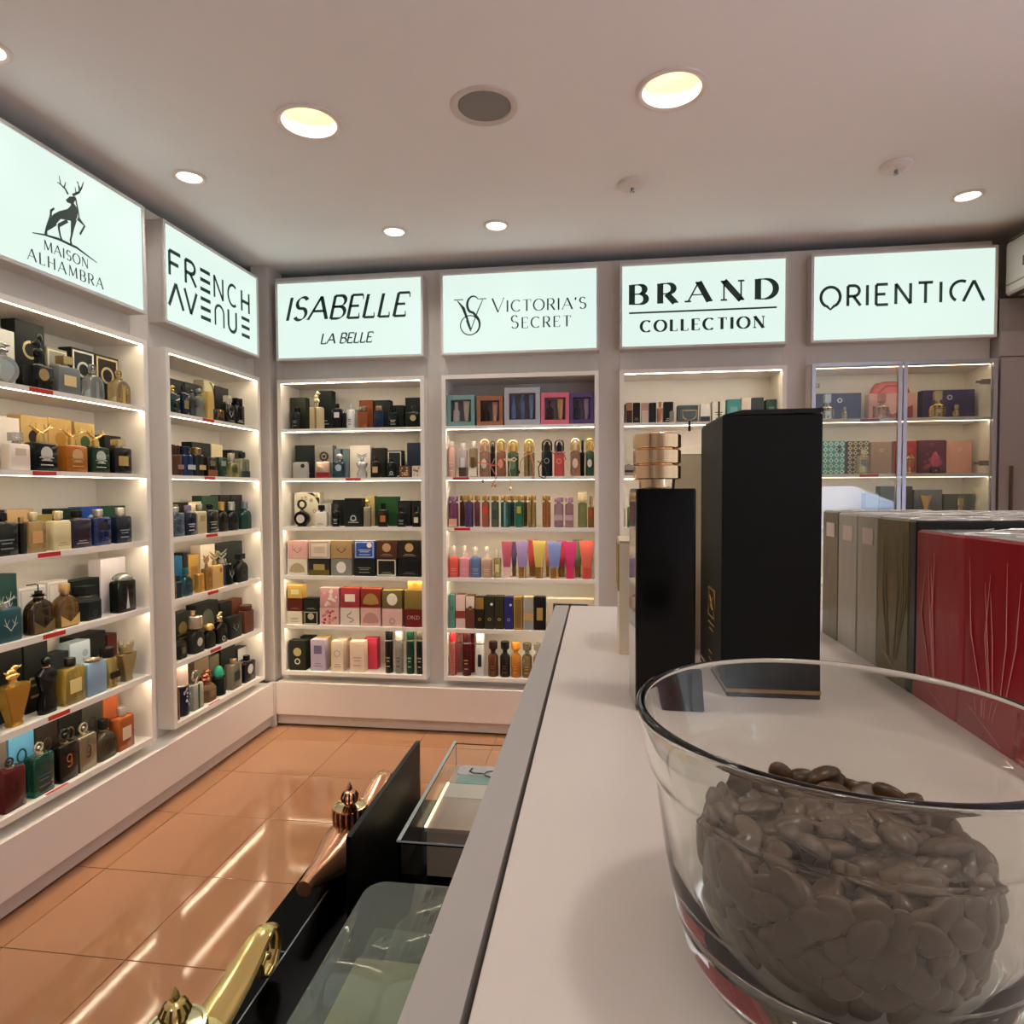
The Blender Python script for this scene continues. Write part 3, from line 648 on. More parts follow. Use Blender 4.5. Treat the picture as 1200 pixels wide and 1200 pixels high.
SHELFWORD = ['top shelf', 'second shelf', 'third shelf', 'fourth shelf', 'fifth shelf', 'bottom shelf']
SIGNW = ['stag-sign cabinet', 'angular-sign cabinet', 'italic-sign cabinet', 'monogram-sign cabinet', 'underlined-sign cabinet', 'glass-door cabinet']
INSET = {0: .020, 1: .092, 2: .152}
ALL = []
def parse(cab, sh, rows):
    its = []
    for ln in rows.strip().split('\n'):
        ln = ln.strip()
        if not ln: continue
        k, x0, x1, yt, row, cols, dec, cap, desc = [q.strip() for q in ln.split('|')]
        yb = None
        if '@' in row: row, yb = row.split('@'); yb = float(yb)
        row = int(row); yts = [float(q) for q in yt.split('/')]
        left = cab < 2; ax = 0 if left else 1
        pl = (XF-INSET[row]) if left else (YF+INSET[row]); ym = yts[0]*.4+ (yb or yts[0]+30)*.6
        a = at(float(x0), ym, ax, pl); b = at(float(x1), ym, ax, pl); u0, u1 = (a.y, b.y) if left else (a.x, b.x)
        xm = (float(x0)+float(x1))/2; zt = at(xm, yts[0], ax, pl).z; base = SH[sh]
        if yb: base = max(SH[sh], at(xm, yb, ax, pl).z)
        zb = at(xm, yts[1], ax, pl).z if len(yts) > 1 else None
        lo, hi = (LC if left else BC)[cab if left else cab-2]; lo += .026; hi -= .026
        u0 = max(u0, lo-(.09 if cab == 0 and u0 < lo else 0)); u0 = max(u0, lo); u1 = min(u1, hi)
        its.append(dict(k=k, u0=u0, u1=u1, zt=zt, zb=zb, row=row, base=base, cols=cols.split(','), dec=dec, cap=cap or 'n', desc=desc, cab=cab, sh=sh, yb=yb))
    for row in (0, 1, 2):
        for lev in set(i['yb'] for i in its):
            r = sorted([i for i in its if i['row'] == row and (i['yb'] == lev)], key=lambda i: i['u0'])
            for p, q in zip(r, r[1:]):
                if p['u1'] > q['u0']-.0008: mdl = (p['u1']+q['u0'])/2; p['u1'] = mdl-.0006; q['u0'] = mdl+.0006
    ALL.extend(its)
def place_all():
    seen = {}
    for i in ALL:
        base = f"{i['desc']}, {SHELFWORD[i['sh']]}, {SIGNW[i['cab']]}"; seen.setdefault(base, []).append(i)
    for base, l in seen.items():
        l.sort(key=lambda i: i['u0'])
        if len(l) == 1: l[0]['lab'] = base
        else:
            W_ = ['left', 'right'] if len(l) == 2 else ['leftmost', 'second', 'third', 'fourth', 'fifth', 'sixth']
            for q, i in enumerate(l): i['lab'] = W_[q]+' '+base
    lens = [(len(i['lab'].split()), i['lab']) for i in ALL]
    bad = [l for n, l in lens if n > 16]
    if bad: print('LONG LABELS', bad)
    print('items', len(ALL), 'unique', len(set(i['lab'] for i in ALL)))
    for i in ALL:
        w = max(.006, i['u1']-i['u0']); c = (i['u0']+i['u1'])/2; h = max(.012, i['zt']-i['base'])
        h = min(h, .246)
        row = i['row']; k = i['k']
        if k == 'C': d = {0: .055, 1: .055, 2: .075}[row]
        elif k == 'G': d = .055
        elif k in 'MSHKT': d = w
        elif k == 'X': d = w*.75
        elif k == 'U': d = .034
        elif k == 'P': d = min(w, .045)
        else: d = min(max(w*.5, .022), .045)
        hb = (i['zb']-i['base']) if i['zb'] else h*(.78)
        hb = min(max(hb, h*.3), h*.93)
        nm, cat = NAMES[k]; dep = INSET[row]+d/2
        left = i['cab'] < 2
        loc = (XF-dep, c, i['base']+.0002) if left else (c, YF+dep, i['base']+.0002)
        t = thing(nm, i['lab'], cat, loc, H2 if left else 0, {'box': 'cartons', 'bottle': 'bottles', 'tube': 'lotion tubes', 'can': 'spray cans', 'gift set': 'gift sets'}[cat]+' in the '+SIGNW[i['cab']])
        product(k, w, h, hb, d, i['cols'], i['dec'], i['cap'], t)

# kind | left px | right px | top px / body-top px | row (@ foot px) | colours | marks | cap | description
parse(0, 0, '''
D|-8|25|400/416|0|td8dcd8,m9a9a98,mb5b8b8||f|round clear disc-shaped bottle with silver head cap
C|-9|17|386|1|dcdcd4|T:9aa09a||white carton
C|18|52|378|1|161c1a,161c1a|R:c8b98a+t:8a8a80||large black carton with thin gold ring
R|38|63|390/428|0|g0c0f0e,g0c0f0e|O:mb89868|f|black bottle with sculpted animal cap
C|55|79|409|1|8d8d84|F:d8cfae||grey carton with cream border
R|69|95|418/430|0|656a68,mc9ac74|L:d8c08a|b|grey rectangular bottle with gold cube cap
C|84|111|410|1|1c2422|F:d9d6ca+R:c8ccc4||black carton with white border
C|112|139|418|1|201d1a|F:d0b88c+R:c8b890||black carton with gold border
F|104|124|427/438|0|tb9bdb8,m9c9f9c|S:8b8d88|G|silver arched flask with round cap
F|135|155|434/444|0|tc9b27c,mc2a468|S:b39a5c|G|gold arched flask with round cap''')
parse(0, 1, '''
C|-9|23|489|1|e6ddd4|||pinkish white carton
R|12|36|507/520|0|e3d6c9,tdfe0dc|l:c9b8a2|b|cream stitched bottle with clear cube cap
C|25|56|488|1|c8a86c|O:242019+T:9a7c44||gold carton with black stag roundel
C|57|84|491|1|c29f60|O:a87c34+T:94743c||gold carton with amber stag roundel
C|88|111|496|1|c6a668|O:3d5a35+T:9a7c44||gold carton with green stag roundel
R|40|68|494/519|0|g0e1013,mdcb86a|O:c9c6bd+T:c9c6bd|a|black bottle with gold antler cap
R|78|103|500/522|0|g9a5c20,mdcb86a|O:caa06a+T:caa06a|a|amber brown bottle with gold antler cap
R|107|129|503/524|0|g10251c,mdcb86a|O:b8c2b4+T:b8c2b4|a|dark green bottle with gold antler cap
C|123|142|511|1|1a1e22|||short black carton
R|134|155|515/525|0|g141516,mdcc9a0|L:mc9ae70|b|black square bottle with gold label''')
parse(0, 2, '''
R|-7|22|601/613|0|g16201f,g101413|T:7f8c86|c|black rounded bottle with black cap
C|-8|6|598|1|14181a|||narrow black carton
C|8|40|597|1|c9a67c|||tan carton
C|42|62|603|1|9a8a4c|||olive gold carton
R|24|32|606/613|0|g1a1814,mc2a468||c|slim black bottle with gold trim
R|33|55|600/611|0|tdcc48a,mead9a8|L:c89c68|c|clear champagne-gold bottle with cream cap
R|63|84|599/610|0|d3c79c,mead9a8|t:a8966a|c|opaque cream bottle with pale cap
R|85|108|598/608|0|g2c2434,g141418|t:a49aa8|c|purple black bottle with black cap
R|110|131|597/606|0|t1c3f86,me2d8c8|l:2a2430|c|deep blue clear bottle with white cap
R|137|155|595/605|0|g141f30,mf0e4cc|T:93a0a8|c|navy rounded bottle with cream cap
C|65|94|596|1|1c2c24|||dark green carton
C|95|120|594|1|25479a|O:a8b8d8||royal blue carton
C|121|147|593|1|1c4636|||green carton''')
parse(0, 3, '''
C|-10|20|674|1|1a3a38|A:c9ccc8||dark teal carton with silver stag print
R|-2|26|700/713|0|1d4a52,mb8bcb8|A:c9ccc8|a|teal bottle with silver antler cap
C|22|54|688|1|d6d2d2|F:bdb8b8+T:b0aaaa||white carton with embossed lines
C|56|80|681|1|dcd6d2|F:bdb8b8||plain white carton
F|37|66|684/700|0|t4a3a22,g241c10|V:6a5c34|s|dark amber apothecary flask with spray arm
F|69|95|684/696|0|t8a6a34,mdcb57a|V:c9a565|c|gold amber apothecary flask with gold cap
C|84|117|679|1|141b1a|||tall black carton
X|97|128|687/699|0|131919,131919|r:3a3f3e|b|chunky black camera-shaped bottle
C|118|147|654|1|e4dee2|Y:9a9a98+u:e4dee2||tall white carton with slim tower print
R|139|160|671/680|0|g141816,m8c908c|Y:c8ccc8|m|black bottle with silver dome cap and tower emblem''')
parse(0, 4, '''
C|-9|26|763|1|101413|T:8a7a48||wide black carton with arched print
C|28|56|751|1|141817|T:8a7a48||black carton with gold lettering
V|5|38|780/801|0|mb58c3c,md8a860||f|gold V-shaped bottle with figure cap
B|48|72|770/782|0|g0e1214,g0e1214||o|black sculpted figure-shaped bottle
C|60|81|765|1|23282a|||charcoal carton
C|82|106|752|1|b9c8d4|Q:8fa4b4||pale blue carton
R|76|101|771/782|0|tdcc060,m3c342a|L:e0cf8c|c|yellow clear bottle with dark ring cap
R|103|126|770/775|0|86a4bc,mb5a890||k|light blue slab bottle with tiny crown
C|90|124|743|2|181c1b|||black carton
C|126|143|742|2|5c2422|||dark red carton
K|127|143|759/770|0|ma48c50,g1a1814|B:1a1814|C|gold and black round bottle
V|144|162|750/764|0|mb0a070,mcabd98||k|gold tumbler-shaped bottle with crown cap''')
parse(0, 5, '''
C|-8|8|868|1|6a6058|||brown grey carton
C|10|40|855|1|5b9cc4|9:1c3040||sky blue carton with numeral nine
C|42|68|843|1|2a211d|9:4c3c30||dark brown carton with numeral nine
C|69|95|831|1|141514|9:6a5c40||black carton with gold numeral nine
C|96|120|820|1|3a3832|9:22211d||dark grey carton with numeral nine
C|121|139|816|1|a4542e|T:c9845c||burnt orange carton
R|4|31|889/900|0|g4a1418,g2a2422|9:1c1414|G|dark red bottle with round cap
R|39|64|871/884|0|t1f6a5c,mb9b0a0|T:3c5c74|G|green glass bottle with silver ball cap
R|70|92|855/871|0|g17120f,g2a2520|9:b8723c|G|black bottle with copper numeral nine
R|93|114|848/861|0|m8c8470,mb9b098|9:2c2a24|G|silver gold bottle with ring cap
F|115|139|843/856|0|t64624c,g1c1c1a|R:2c2a24|c|smoky green flask with dark cap
R|139|158|828/839|0|g9c5228,md8cabc|L:d8c0a8|c|burnt orange bottle with silver cap''')
parse(1, 0, '''
R|199|212|451/461|0|t1d4c4a,md0b05c||f|teal bottle with bulky gold cap
C|198|215|445|1|15191a|||black carton
C|217|237|450|1|181b1c|t:55585a||wider black carton
R|214|223|452/461|0|g141d30,g20242c|L:8a7c50|c|slim navy bottle
B|224|231|457/462|0|g3c4040,g3c4040||o|small grey bust-shaped bottle
B|232|243|455/464|0|6e706a,6e706a||o|grey dressmaker-bust bottle
C|239|251|447|1|b0a888|s:2c2a22||olive white carton
C|244|250|460|0|c9ab64|||narrow gold carton
C|252|268|454|1|141618|||black carton with no label
R|251|255|460/480|0|g2c2444,g1a1820|b:141414|n|tiny violet and black bottle
R|256|263|460/480|0|tb8843c,g141414|b:181818|n|tiny amber and black bottle
R|266|276|464/474|0|g121416,mdcd8cc|A:c9ccc8|b|black bottle with white geometric emblem
R|277|287|467/475|0|g0f1214,g0f1214|t:b8bcbc|C|tall black bottle with wide cap''')
parse(1, 1, '''
C|199|206|521|1|1c1814|||narrow black carton
K|207|217|522/533|0|g4a2c20,g3a2218|B:9a7468|C|dark brown cylinder bottle
K|218|231|523/533|0|g1a2c54,g14203c|B:b4bcc4|C|navy cylinder bottle with silver band
K|232|243|525/533|0|g1c2420,m9a8050|B:c9a878|C|black cylinder bottle with gold band
C|225|247|519|1|1b1d1e|||dark carton
R|244|255|530/536|0|g1c1612,mc8b890|b:7c4a30+l:6a6250|n|black and copper square bottle
C|248|261|521|1|d4c4a0|||cream carton
R|257|267|530/536|0|g143426,mc8b890|l:7f9484|n|dark green square bottle
R|270|281|531/542|0|tc8c07c,mb8b4a0|L:2c3c1c|c|pale yellow clear bottle
C|272|285|528|1|1f2326|||small black carton
R|283|293|530/538|0|tb8bc98,g1c2024|b:1c2a2c|c|clear bottle with black base''')
parse(1, 2, '''
R|203|217|594/601|0|t6a84a8,mc8ccd0||c|clear blue faceted bottle
R|218|231|592/600|0|g141c30,m8c84b0|T:a8acb8|c|navy bottle with violet cap
R|232|243|591/599|0|b8ac8c,mb4ac9c|l:9c8c60|c|beige bottle
R|244|257|591/598|0|g16201c,g101512|T:a8aca0|c|black green bottle with white lettering
F|258|269|588/598|0|g14140f,mdcb468||t|black flask with gold cap
F|270|281|588/598|0|g0f1218,mc4ccc0||t|black flask with silver cap
F|285|296|588/596|0|g163c34,m8c94a4||t|green flask with steel cap
C|201|209|591|1|7c7450|||olive carton
C|210|221|589|1|1a1512|||black carton
C|222|236|588|1|dccfae|||cream carton
C|237|256|581|1|2c4638|||green carton
C|258|270|580|1|161412|||black carton beside the green one
C|271|284|580|1|1c1418|||black plum carton''')
parse(1, 3, '''
R|200|207|668/674|0|t9c8c5c,mb89c60||c|small tan glass bottle
R|208|215|675/682|0|g12303c,g12303c||c|small dark blue bottle
F|216|227|665/674|0|t1f6878,g2c6474||c|turquoise bottle
C|203|214|652|1|1f5c80|||blue carton
C|215|220|648|1|24201c|||narrow black carton
C|221|234|650|1|b8924c|L:a07c3c||gold carton
R|233|240|667/672|0|mdcae5c,mb89040||n|small gold framed bottle
R|241|249|650/666|0|tc89848,mc8a060|F:md8a850|w|gold framed bottle with horn cap
R|250|262|646/662|0|c8a468,md0b480|Q:9c5c3c|w|tan bottle with bird cap
C|235|252|638|1|ded4c2|||cream carton
C|253|284|636|1|1c2420|||large black carton
K|264|279|644/660|0|g101414,mb4b8ac|A:a8aca4|w|black bottle with silver dragon cap
F|280|292|649/657|0|141a18,1a201e|R:3c4442|b|matt black flask''')
parse(1, 4, '''
R|203|207|748/752|0|9ca06c,9ca06c||n|tiny green bottle
X|209|224|747/752|0|1e201c,m9c9a90|L:6a6448|n|squat black octagonal bottle
F|227|241|722/736|0|24261f,mc8c0b0|O:c8c4b4|C|black flask with flared silver cap
F|243|254|730/738|0|141613,md0a868||m|small black flask with gold stopper
F|256|268|717/728|0|g101110,mc9ae8c|r:a8a89c|f|black bottle with silver gold ornament cap
R|270|284|716/722|0|141718,141718|A:8a8c88|n|black box-shaped bottle with emblem
R|287|298|709/715|0|5c3424,4c2c1e||C|brown bottle with brown cap
C|204|224|718|1|1c1e1a|O:8c7c4c+T:6a5e3c||black carton with gold crest
C|225|229|716|1|a07c58|||narrow tan carton
C|230|256|706|1|131715|o:5a5c50||large black carton
C|258|271|705|1|151816|||black carton right of the large one
C|272|284|702|1|5c3020|||brown carton''')
parse(1, 5, '''
R|205|211|796/808|0|t9a6c2c,g1c1c2c||c|amber glass bottle
S|212|226|779/803|0|g1a1e38,d8c0b4|P:b8b8c4||navy patterned can with tall pinkish cap
R|227|239|786/801|0|9a9a90,mb4b4ac|S:1c4034|g|silver and green bottle with ring cap
X|242|259|785/803|0|6a5434,ma8684c|L:7c6840|f|brown hexagonal bottle with copper figurine cap
K|259|268|780/793|0|g101c1c,g2c9474||m|black bottle with green dome cap
R|272|284|772/777|0|tb8b4a0,mc8a480|L:24241f|c|clear rectangular bottle with pale copper cap
R|287|300|768/775|0|g141314,g141314|O:c8c4bc|c|black bottle with white lion emblem
C|204|215|784|1|8a8a84|||grey carton
C|228|245|772|1|6a5a48|||olive brown carton
C|246|257|768|1|5c5644|||khaki carton
C|259|276|756|1|191c1a|||black carton
C|279|291|758|1|2c2c2a|u:b4b4b0||black and silver carton''')
parse(2, 0, '''
K|340|351|477/483|0|g1a1e1a,g101210|T:b0b0a4|C|small black cylinder bottle
C|340|358|466|1|2c3024|||dark olive carton
R|362|377|458/477|0|c4b490,mdccca4|S:8a7448|f|tall cream gold figure-cap bottle
C|370|389|458|1|161c1c|t:9a9c98||tall black carton
R|389|400|473/479|0|g15191b,g101314|l:e4e4e0|c|black bottle with white label
R|401|405|478/484|0|g141718,mdcdcd8||g|slim black bottle with white ring cap
K|405|414|473/480|0|e0e0e0,d8dadc|T:3c4044|t|white spray bottle
C|412|419|480|1|9c9a90|||grey carton
R|419|430|476/482|0|8a4c2c,m8c7c6c||C|brown leather-look bottle
C|421|437|469|1|7c4028|||brown carton
R|438|449|476/481|0|g1e2c44,m9c7c60||C|navy bottle with copper cap
C|439|457|469|1|17191a|u:24282a||black carton with silver top line
R|455|466|475/483|0|g131818,g101313|T:c4c8c8|t|black bottle with white lettering
C|460|473|475|1|161a1b|||plain black carton
R|477|491|475/483|0|g171a17,g2c2c24|O:c4b078|c|black bottle with round gold medal
C|475|494|466|1|1a1f1a|t:c4c4b4||black carton with script lettering''')
parse(2, 1, '''
R|343|359|540/541|0|a4a4a0,a4a4a0|Q:1c1c1c|n|silver grey slab bottle
C|346|368|522|1|121a1a|t:6a7070||tall black carton
R|370|386|530/541|0|md8bca8,g3c302c|b:8c1c2c|G|chrome and red bottle with ring cap
C|369|390|522|1|8d8a82|||grey carton
R|389|404|531/541|0|t4a7088,mc4c8c8|O:a8b8c0|o|steel blue bottle with silver ball cap
C|392|409|526|1|6c7c80|S:24282a||blue grey carton
C|410|434|522|1|e0d6cc|||white carton
B|416|430|531/540|0|mc4c4c4,mc8ccd0||w|silver draped figure bottle
R|434|445|535/541|0|g1c1814,g24201c|L:c0a874|c|black bottle with gold plaque
C|436|451|525|1|1f211e|||dark carton
R|453|464|537/542|0|g111516,g111516|r:c4c8c8+t:a8acac|c|black bottle with white ring mark
C|454|471|528|1|1b1f20|F:c8c4bc||black carton with white frame
C|468|480|546|0|6a4a30|P:d8b890||small brown gold patterned carton
C|477|494|519|1|1c2638|t:6a7488||tall navy carton
C|483|494|546|0|dcd0bc|P:4c4844||small white carton with black pattern''')
parse(2, 2, '''
D|342|362|586/599|0|g1c1a18,g2c2c2a,d8d4cc||g|octagonal black and white bottle
C|345|375|577|1|d8d0b8|P:a89c7c+s:1c1f1c||large cream floral carton with black sash
R|369|382|592/600|0|dcd6cc,g1c2020|t:8a8478|b|white square bottle
C|376|388|590|1|b0aca4|||grey carton
R|389|397|590/599|0|g141818,m5c6060|T:b8bcbc|d|black bottle with disc cap
C|390|403|586|1|15191a|||black carton
C|404|424|584|0|131918|r:c0c4c0+t:b4b8b4||black carton with small white emblem
R|426|434|584/594|0|ma8a08c,mdcb058||o|slim silver bottle with gold knob
C|427|439|581|1|b0a070|||gold carton
R|443|454|590/598|0|g1c1814,g141414|L:b8723c|b|black bottle with amber label
C|442|466|582|1|1e4424|||green carton
R|465|475|594/601|0|g141a18,g101413|T:a0a8a0|c|black bottle with silver script
C|467|481|587|1|1c201e|||dark green-black carton
R|483|492|594/601|0|g181614,g141414|L:dccca8|b|black bottle with cream label
C|483|494|587|1|181c1c|||black carton near right side panel''')
ST = [(337, 360), (362, 386), (388, 412), (415, 439), (441, 465), (467, 492)]
tops = ['d8aaa0,dcb4aa|A:9c5c5c| pink square box with small figure', 'dcccbc,e0d2c0|F:a8988c+L:c9b8a8|cream square box with ornate frame', 'a88c60,b89c70|A:3c2c18|tan square box with dark antlers',
        '28509c,c8c4b8|Q:e0dcd0+T:c8d0e0+F:b0b8c8|blue square box with white lettering', '4c2c1e,5c3c2c|O:c09c70+t:a08060|dark brown square box with gold disc', '241f18,302a22|O:b89c6c+t:a0906c|black square box with gold disc']
bots = ['dcd4c4|W:b0a078|white square box with gold fan', '24241f|L:b09c58+b:6a5c28|black square box with gold plaque', '85867e|o:ece4dc|grey square box with white oval', '161a19|T:9ca09c|black square box with white text lines',
        '1f211a|F:d8d0c0+t:8a8468|black square box with white frame', '15171a|t:5a5a54|glossy black square box']
L = ''
for (a, b), t_, b_ in zip(ST, tops, bots):
    c, dd, ds = t_.split('|'); L += f'C|{a}|{b}|634|0@654.5|{c}|{dd}||{ds.strip()} on the upper row\n'
    c, dd, ds = b_.split('|'); L += f'C|{a}|{b}|655|0|{c}|{dd}||{ds.strip()}\n'
parse(2, 3, L)
parse(2, 4, '''
C|337|354|686|0@701|c0a050|L:d8cca0||small olive gold box at top of stack
C|337|354|701.5|0@716|5a1f1c|t:a06c5c||small dark red box in middle of stack
C|336|354|716.5|0|dcd4bc|T:8a8468||small cream box at foot of stack
C|356|373|701.5|0@716|1c1f1b|t:8a8c80||small black box on framed box
C|356|373|716.5|0|15170f|F:b8ae90+O:b8ae90||small black box with pale frame
C|375|397|689|0@711.5|c89090,d8a8a0|P:e4d4cc||dusty pink floral box
C|375|397|712|0|d8b0a8|P:b02c44||pale box with crimson ornament
C|399|421|689|0@712|9c3440,b85028|L:e4d8cc||crimson box with white square
C|399|421|712.5|0|dcd2c4|N:8a8070||cream box with curled snake
C|423|446|690|0@712|7c2c20,a04838|W:a08048||red brown box with gold fan
C|423|446|712.5|0|d8aca4|W:b88c84||pink box with fan
C|448|471|692|0@713|6c6038,b09c48|o:e4dccc||olive box with white medallion
C|448|471|713.5|0|dcb4ac|r:b4908c||plain pink box with small motif
C|474|495|692.5|0@714|7c6a34,9a8440|||plain olive gold box
C|474|495|714.5|0|6c201c|Z:d8c0b4||dark red box with white lettering
C|478|495|680|0@692|c89c48|O:a87830||small gold box on top''')
parse(2, 5, '''
C|339|358|751|0|26281f|O:b8a870+r:c8c8b8||dark olive carton with gold disc
C|352|367|746|1|1a1a1a|||black carton
C|364|381|750|0|b8aac0|l:6a6484+t:8a84a0||lilac carton
C|369|385|747|1|d0b460|||yellow gold carton
C|388|402|752|0|e0d0b8|R:b8a890+t:b0a088||cream carton with ring
C|396|408|748|1|dcc8ac|||cream carton behind others
C|410|427|752|0|e4ccb4|T:b09c88||cream carton with text lines
C|427|442|748|1|c83c54,c85060|||bright pink red carton
S|450|459|738/751|0|g121417,g101214|T:b8a468||black spray can left of three others
S|462|471|740/751|0|8a8a80,b4b4ac|T:4c4c44||grey spray can
S|475|484|739/751|0|g123c2c,g103424|T:a8b4a0||dark green spray can
S|487|496|740/751|0|g141a1c,4c483c|T:b0a890||black spray can next to side panel''')
parse(3, 0, '''
G|523|556|463|0|7a9e9c,gd8d4cc,dcd0b8|||teal gift box with window showing bottle and tube
G|559|589|464|0|a06c50,g3c2c28,d8a890|||brown gift box with window showing bottle and tube
G|591|633|454|0|b4b4bc,g6c7cac,g8c9cc4|||large silver gift box with blue bottles
G|634|667|460|0|dc7488,g3c2834,dcb078|||pink gift box with window showing dark bottle
G|668|698|460|0|5c4878,g3c4050,c0a0c4|||purple gift box with window showing lilac tube''')
parse(3, 1, '''
M|524|533|517/524|0|dcb0a4,e8dcd0|T:e8dcd4|c|pale pink mist bottle
M|537|547|519/526|0|ac9ea4,e0dccf|L:dcdce0+b:4c3c34|c|white-labelled mist bottle
M|549|559|517/525|0|tb09c78,e0dccf|b:ece0cc+L:6a4c34|c|clear brown mist bottle
M|561|573|515/528|0|tb8907c,mdcb48c|o:e0d0c0|r|peach arch-capped mist bottle
M|574|580|517/530|1|1a1618,g1a1618||r|black arch-capped bottle behind
M|581|592|515/528|0|tb0745c,mdcb468|o:dc9488|r|rose arch-capped mist bottle with pink oval
M|594|607|516/529|0|t4c6c4c,mdcb468|o:6c8c64|r|green arch-capped mist bottle with cream bow
M|613|626|515/529|0|tac9460,mdcb468|S:2c3c24|r|olive gold arch-capped mist bottle
M|634|647|515/528|0|g15151c,m2c2a20|R:8a8a94|r|black arch-capped mist bottle
M|649|661|515/529|0|gb84c4c,g141414|R:dc9c8c|r|red arch-capped mist bottle with black cap
M|668|680|514/528|0|tac8470,mdcc090|o:e4c8b4|r|nude arch-capped mist bottle
M|680|685|516/530|1|1c1814,g1a1618||c|slim black bottle behind
M|686|697|514/528|0|t3c6c50,mdcb458|o:dcd8c8|r|green arch-capped mist bottle with pale oval''')
parse(3, 2, '''
M|525|536|582/589|0|t9c4c7c,m9c6c94|b:d8a890|K|magenta mist bottle
M|538|545|581/588|1|t6c3c34,ma88440||K|brown mist bottle
M|544|554|581/588|0|t5c4484,mb89050||K|violet mist bottle with gold cap
M|555|562|581/588|1|t8c4c64,mb89050||K|mauve mist bottle
M|564|573|581/588|0|tc06c58,mb89050|l:c83c30|K|coral mist bottle
M|575|584|581/588|0|t6c7c60,ma88440|L:3c4440|K|grey green mist bottle
M|586|597|581/588|0|t2c6c68,mb89050|S:8cb0a8|K|teal mist bottle
M|597|603|581/588|1|t24444c,ma88440||K|dark blue mist bottle
M|603|613|581/588|0|t1c7c5c,mb89050|l:b8a83c|K|green mist bottle with yellow top
M|613|618|581/588|1|t4c3c1c,ma88440||K|dark olive mist bottle
M|618|628|581/588|0|ta88c4c,mb89050|S:5c4c24|K|golden olive mist bottle
M|635|645|581/588|0|tb06c34,mb08040|S:8c4c24|K|amber mist bottle standing alone
M|649|660|583/590|0|tac8ca4,mb08ca0|B:c8a8b8|K|lilac mist bottle with lilac cap
M|662|672|583/590|0|tbc8c94,mb08ca0|B:c8a8b8|K|pink mist bottle with lilac cap
M|677|688|577/589|0|t8c9058,e0d0a0||K|pale green tall-capped mist bottle
R|689|698|581/594|0|7a5428,mb48c60|l:b03c30|c|gold brown bottle with red mark''')
parse(3, 3, '''
P|524|537|640/652|0|d8594c,f0e0d0|T:e8a094||coral pump bottle
P|538|550|640/652|0|d88a98,f0e0d0|T:e8b8bc||pink pump bottle
P|551|563|641/652|0|5c6c94,f0e0d0|T:a8b0c8||slate blue pump bottle
P|564|576|641/653|0|b4907c,f0e0d0|T:dcc0b0||tan pump bottle
M|578|588|644/654|0|tb8ac6c,ece0c8|L:d8cc94|t|pale yellow spray bottle
U|586|600|635/670|0|gb0566c,e4c0b4||n|rose red tube
U|598|606|635/668|1|g5c5070,mb89050||n|dusky purple tube behind
U|604|619|634/670|0|g9a84b4,mb89050||n|lilac tube with gold cap
U|617|630|633/668|1|gc0504c,mb89050||n|red tube behind
U|624|639|634/670|0|gc4b060,mb89050||n|gold yellow tube
U|638|645|635/668|1|gd08c78,mb89050||n|peach tube behind
U|641|658|635/671|0|g7c88c0,mb89050||n|blue violet tube
U|652|664|634/668|1|gc0444c,mb89050||n|bright red tube behind
U|660|676|635/671|0|gc03c74,c83058||n|magenta tube
U|671|683|633/668|1|g6c7c5c,mb89050||n|green tube behind
U|679|697|634/670|0|gdc6c5c,c84c40||n|coral floral tube''')
parse(3, 4, '''
C|523|533|697|0|5c8c80|R:1c3c34||teal slim carton
C|534|545|697|0|e0c4bc,6c2c20|B:8c4030||pinkish white slim carton
C|546|556|698|0|6c3c30|u:dcd0c0+O:a07c50||brown and white slim carton
C|557|567|700|0|1c1a14|u:8a6c30+r:b08c40||black slim carton with gold arcs
C|568|579|699|0|2c2c20|Q:e4e0d8+r:a89868||dark olive slim carton with white dot
C|580|590|699|0|33301f|r:b8a868||khaki black slim carton
C|591|601|700|0|2c2c6c|Q:e0e0e8+r:a8a8c0||navy violet slim carton
C|602|612|700|0|80602c,b08c48|F:b89850||brown gold slim carton
C|614|625|700|0|989890,c8b480|B:c8a468||silver grey slim carton
C|626|639|700|0|14120f|L:a88c48||black slim carton with gold figure
G|641|697|702|0|d8cbb0,g6c4c3c,g8c9cc4|||wide cream gift box half hidden by counter''')
parse(3, 5, '''
S|523|534|740/753|0|9c2024,gc02c30|X:d8a898||red patterned spray can
S|535|541|742/753|1|c88078,d09088|||pink spray can behind
S|541|551|741/754|0|g4c1414,g3c1414|T:b09060||maroon spray can
S|551|556|741/754|1|g7c1c20,g6c1c20|||dark red spray can behind
S|557|567|743/755|0|d8dade,ccd0d4|L:1c1f24||white spray can with black label
H|571|583|753/767|0|g5c3020,g2c140c|T:8c5c44|h|dark brown hourglass bottle
H|585|597|753/767|0|g1f1814,g0f0d0c|T:5c4c3c|h|black hourglass bottle
H|598|610|754/767|0|gb06c28,gd89030|T:c88c4c|h|orange hourglass bottle
H|611|623|755/768|0|t9c8450,t8a8460|T:b8a070|h|olive clear hourglass bottle
H|624|635|755/768|0|tb8a890,tb0b0a0||h|pale clear hourglass bottle with ribbon''')
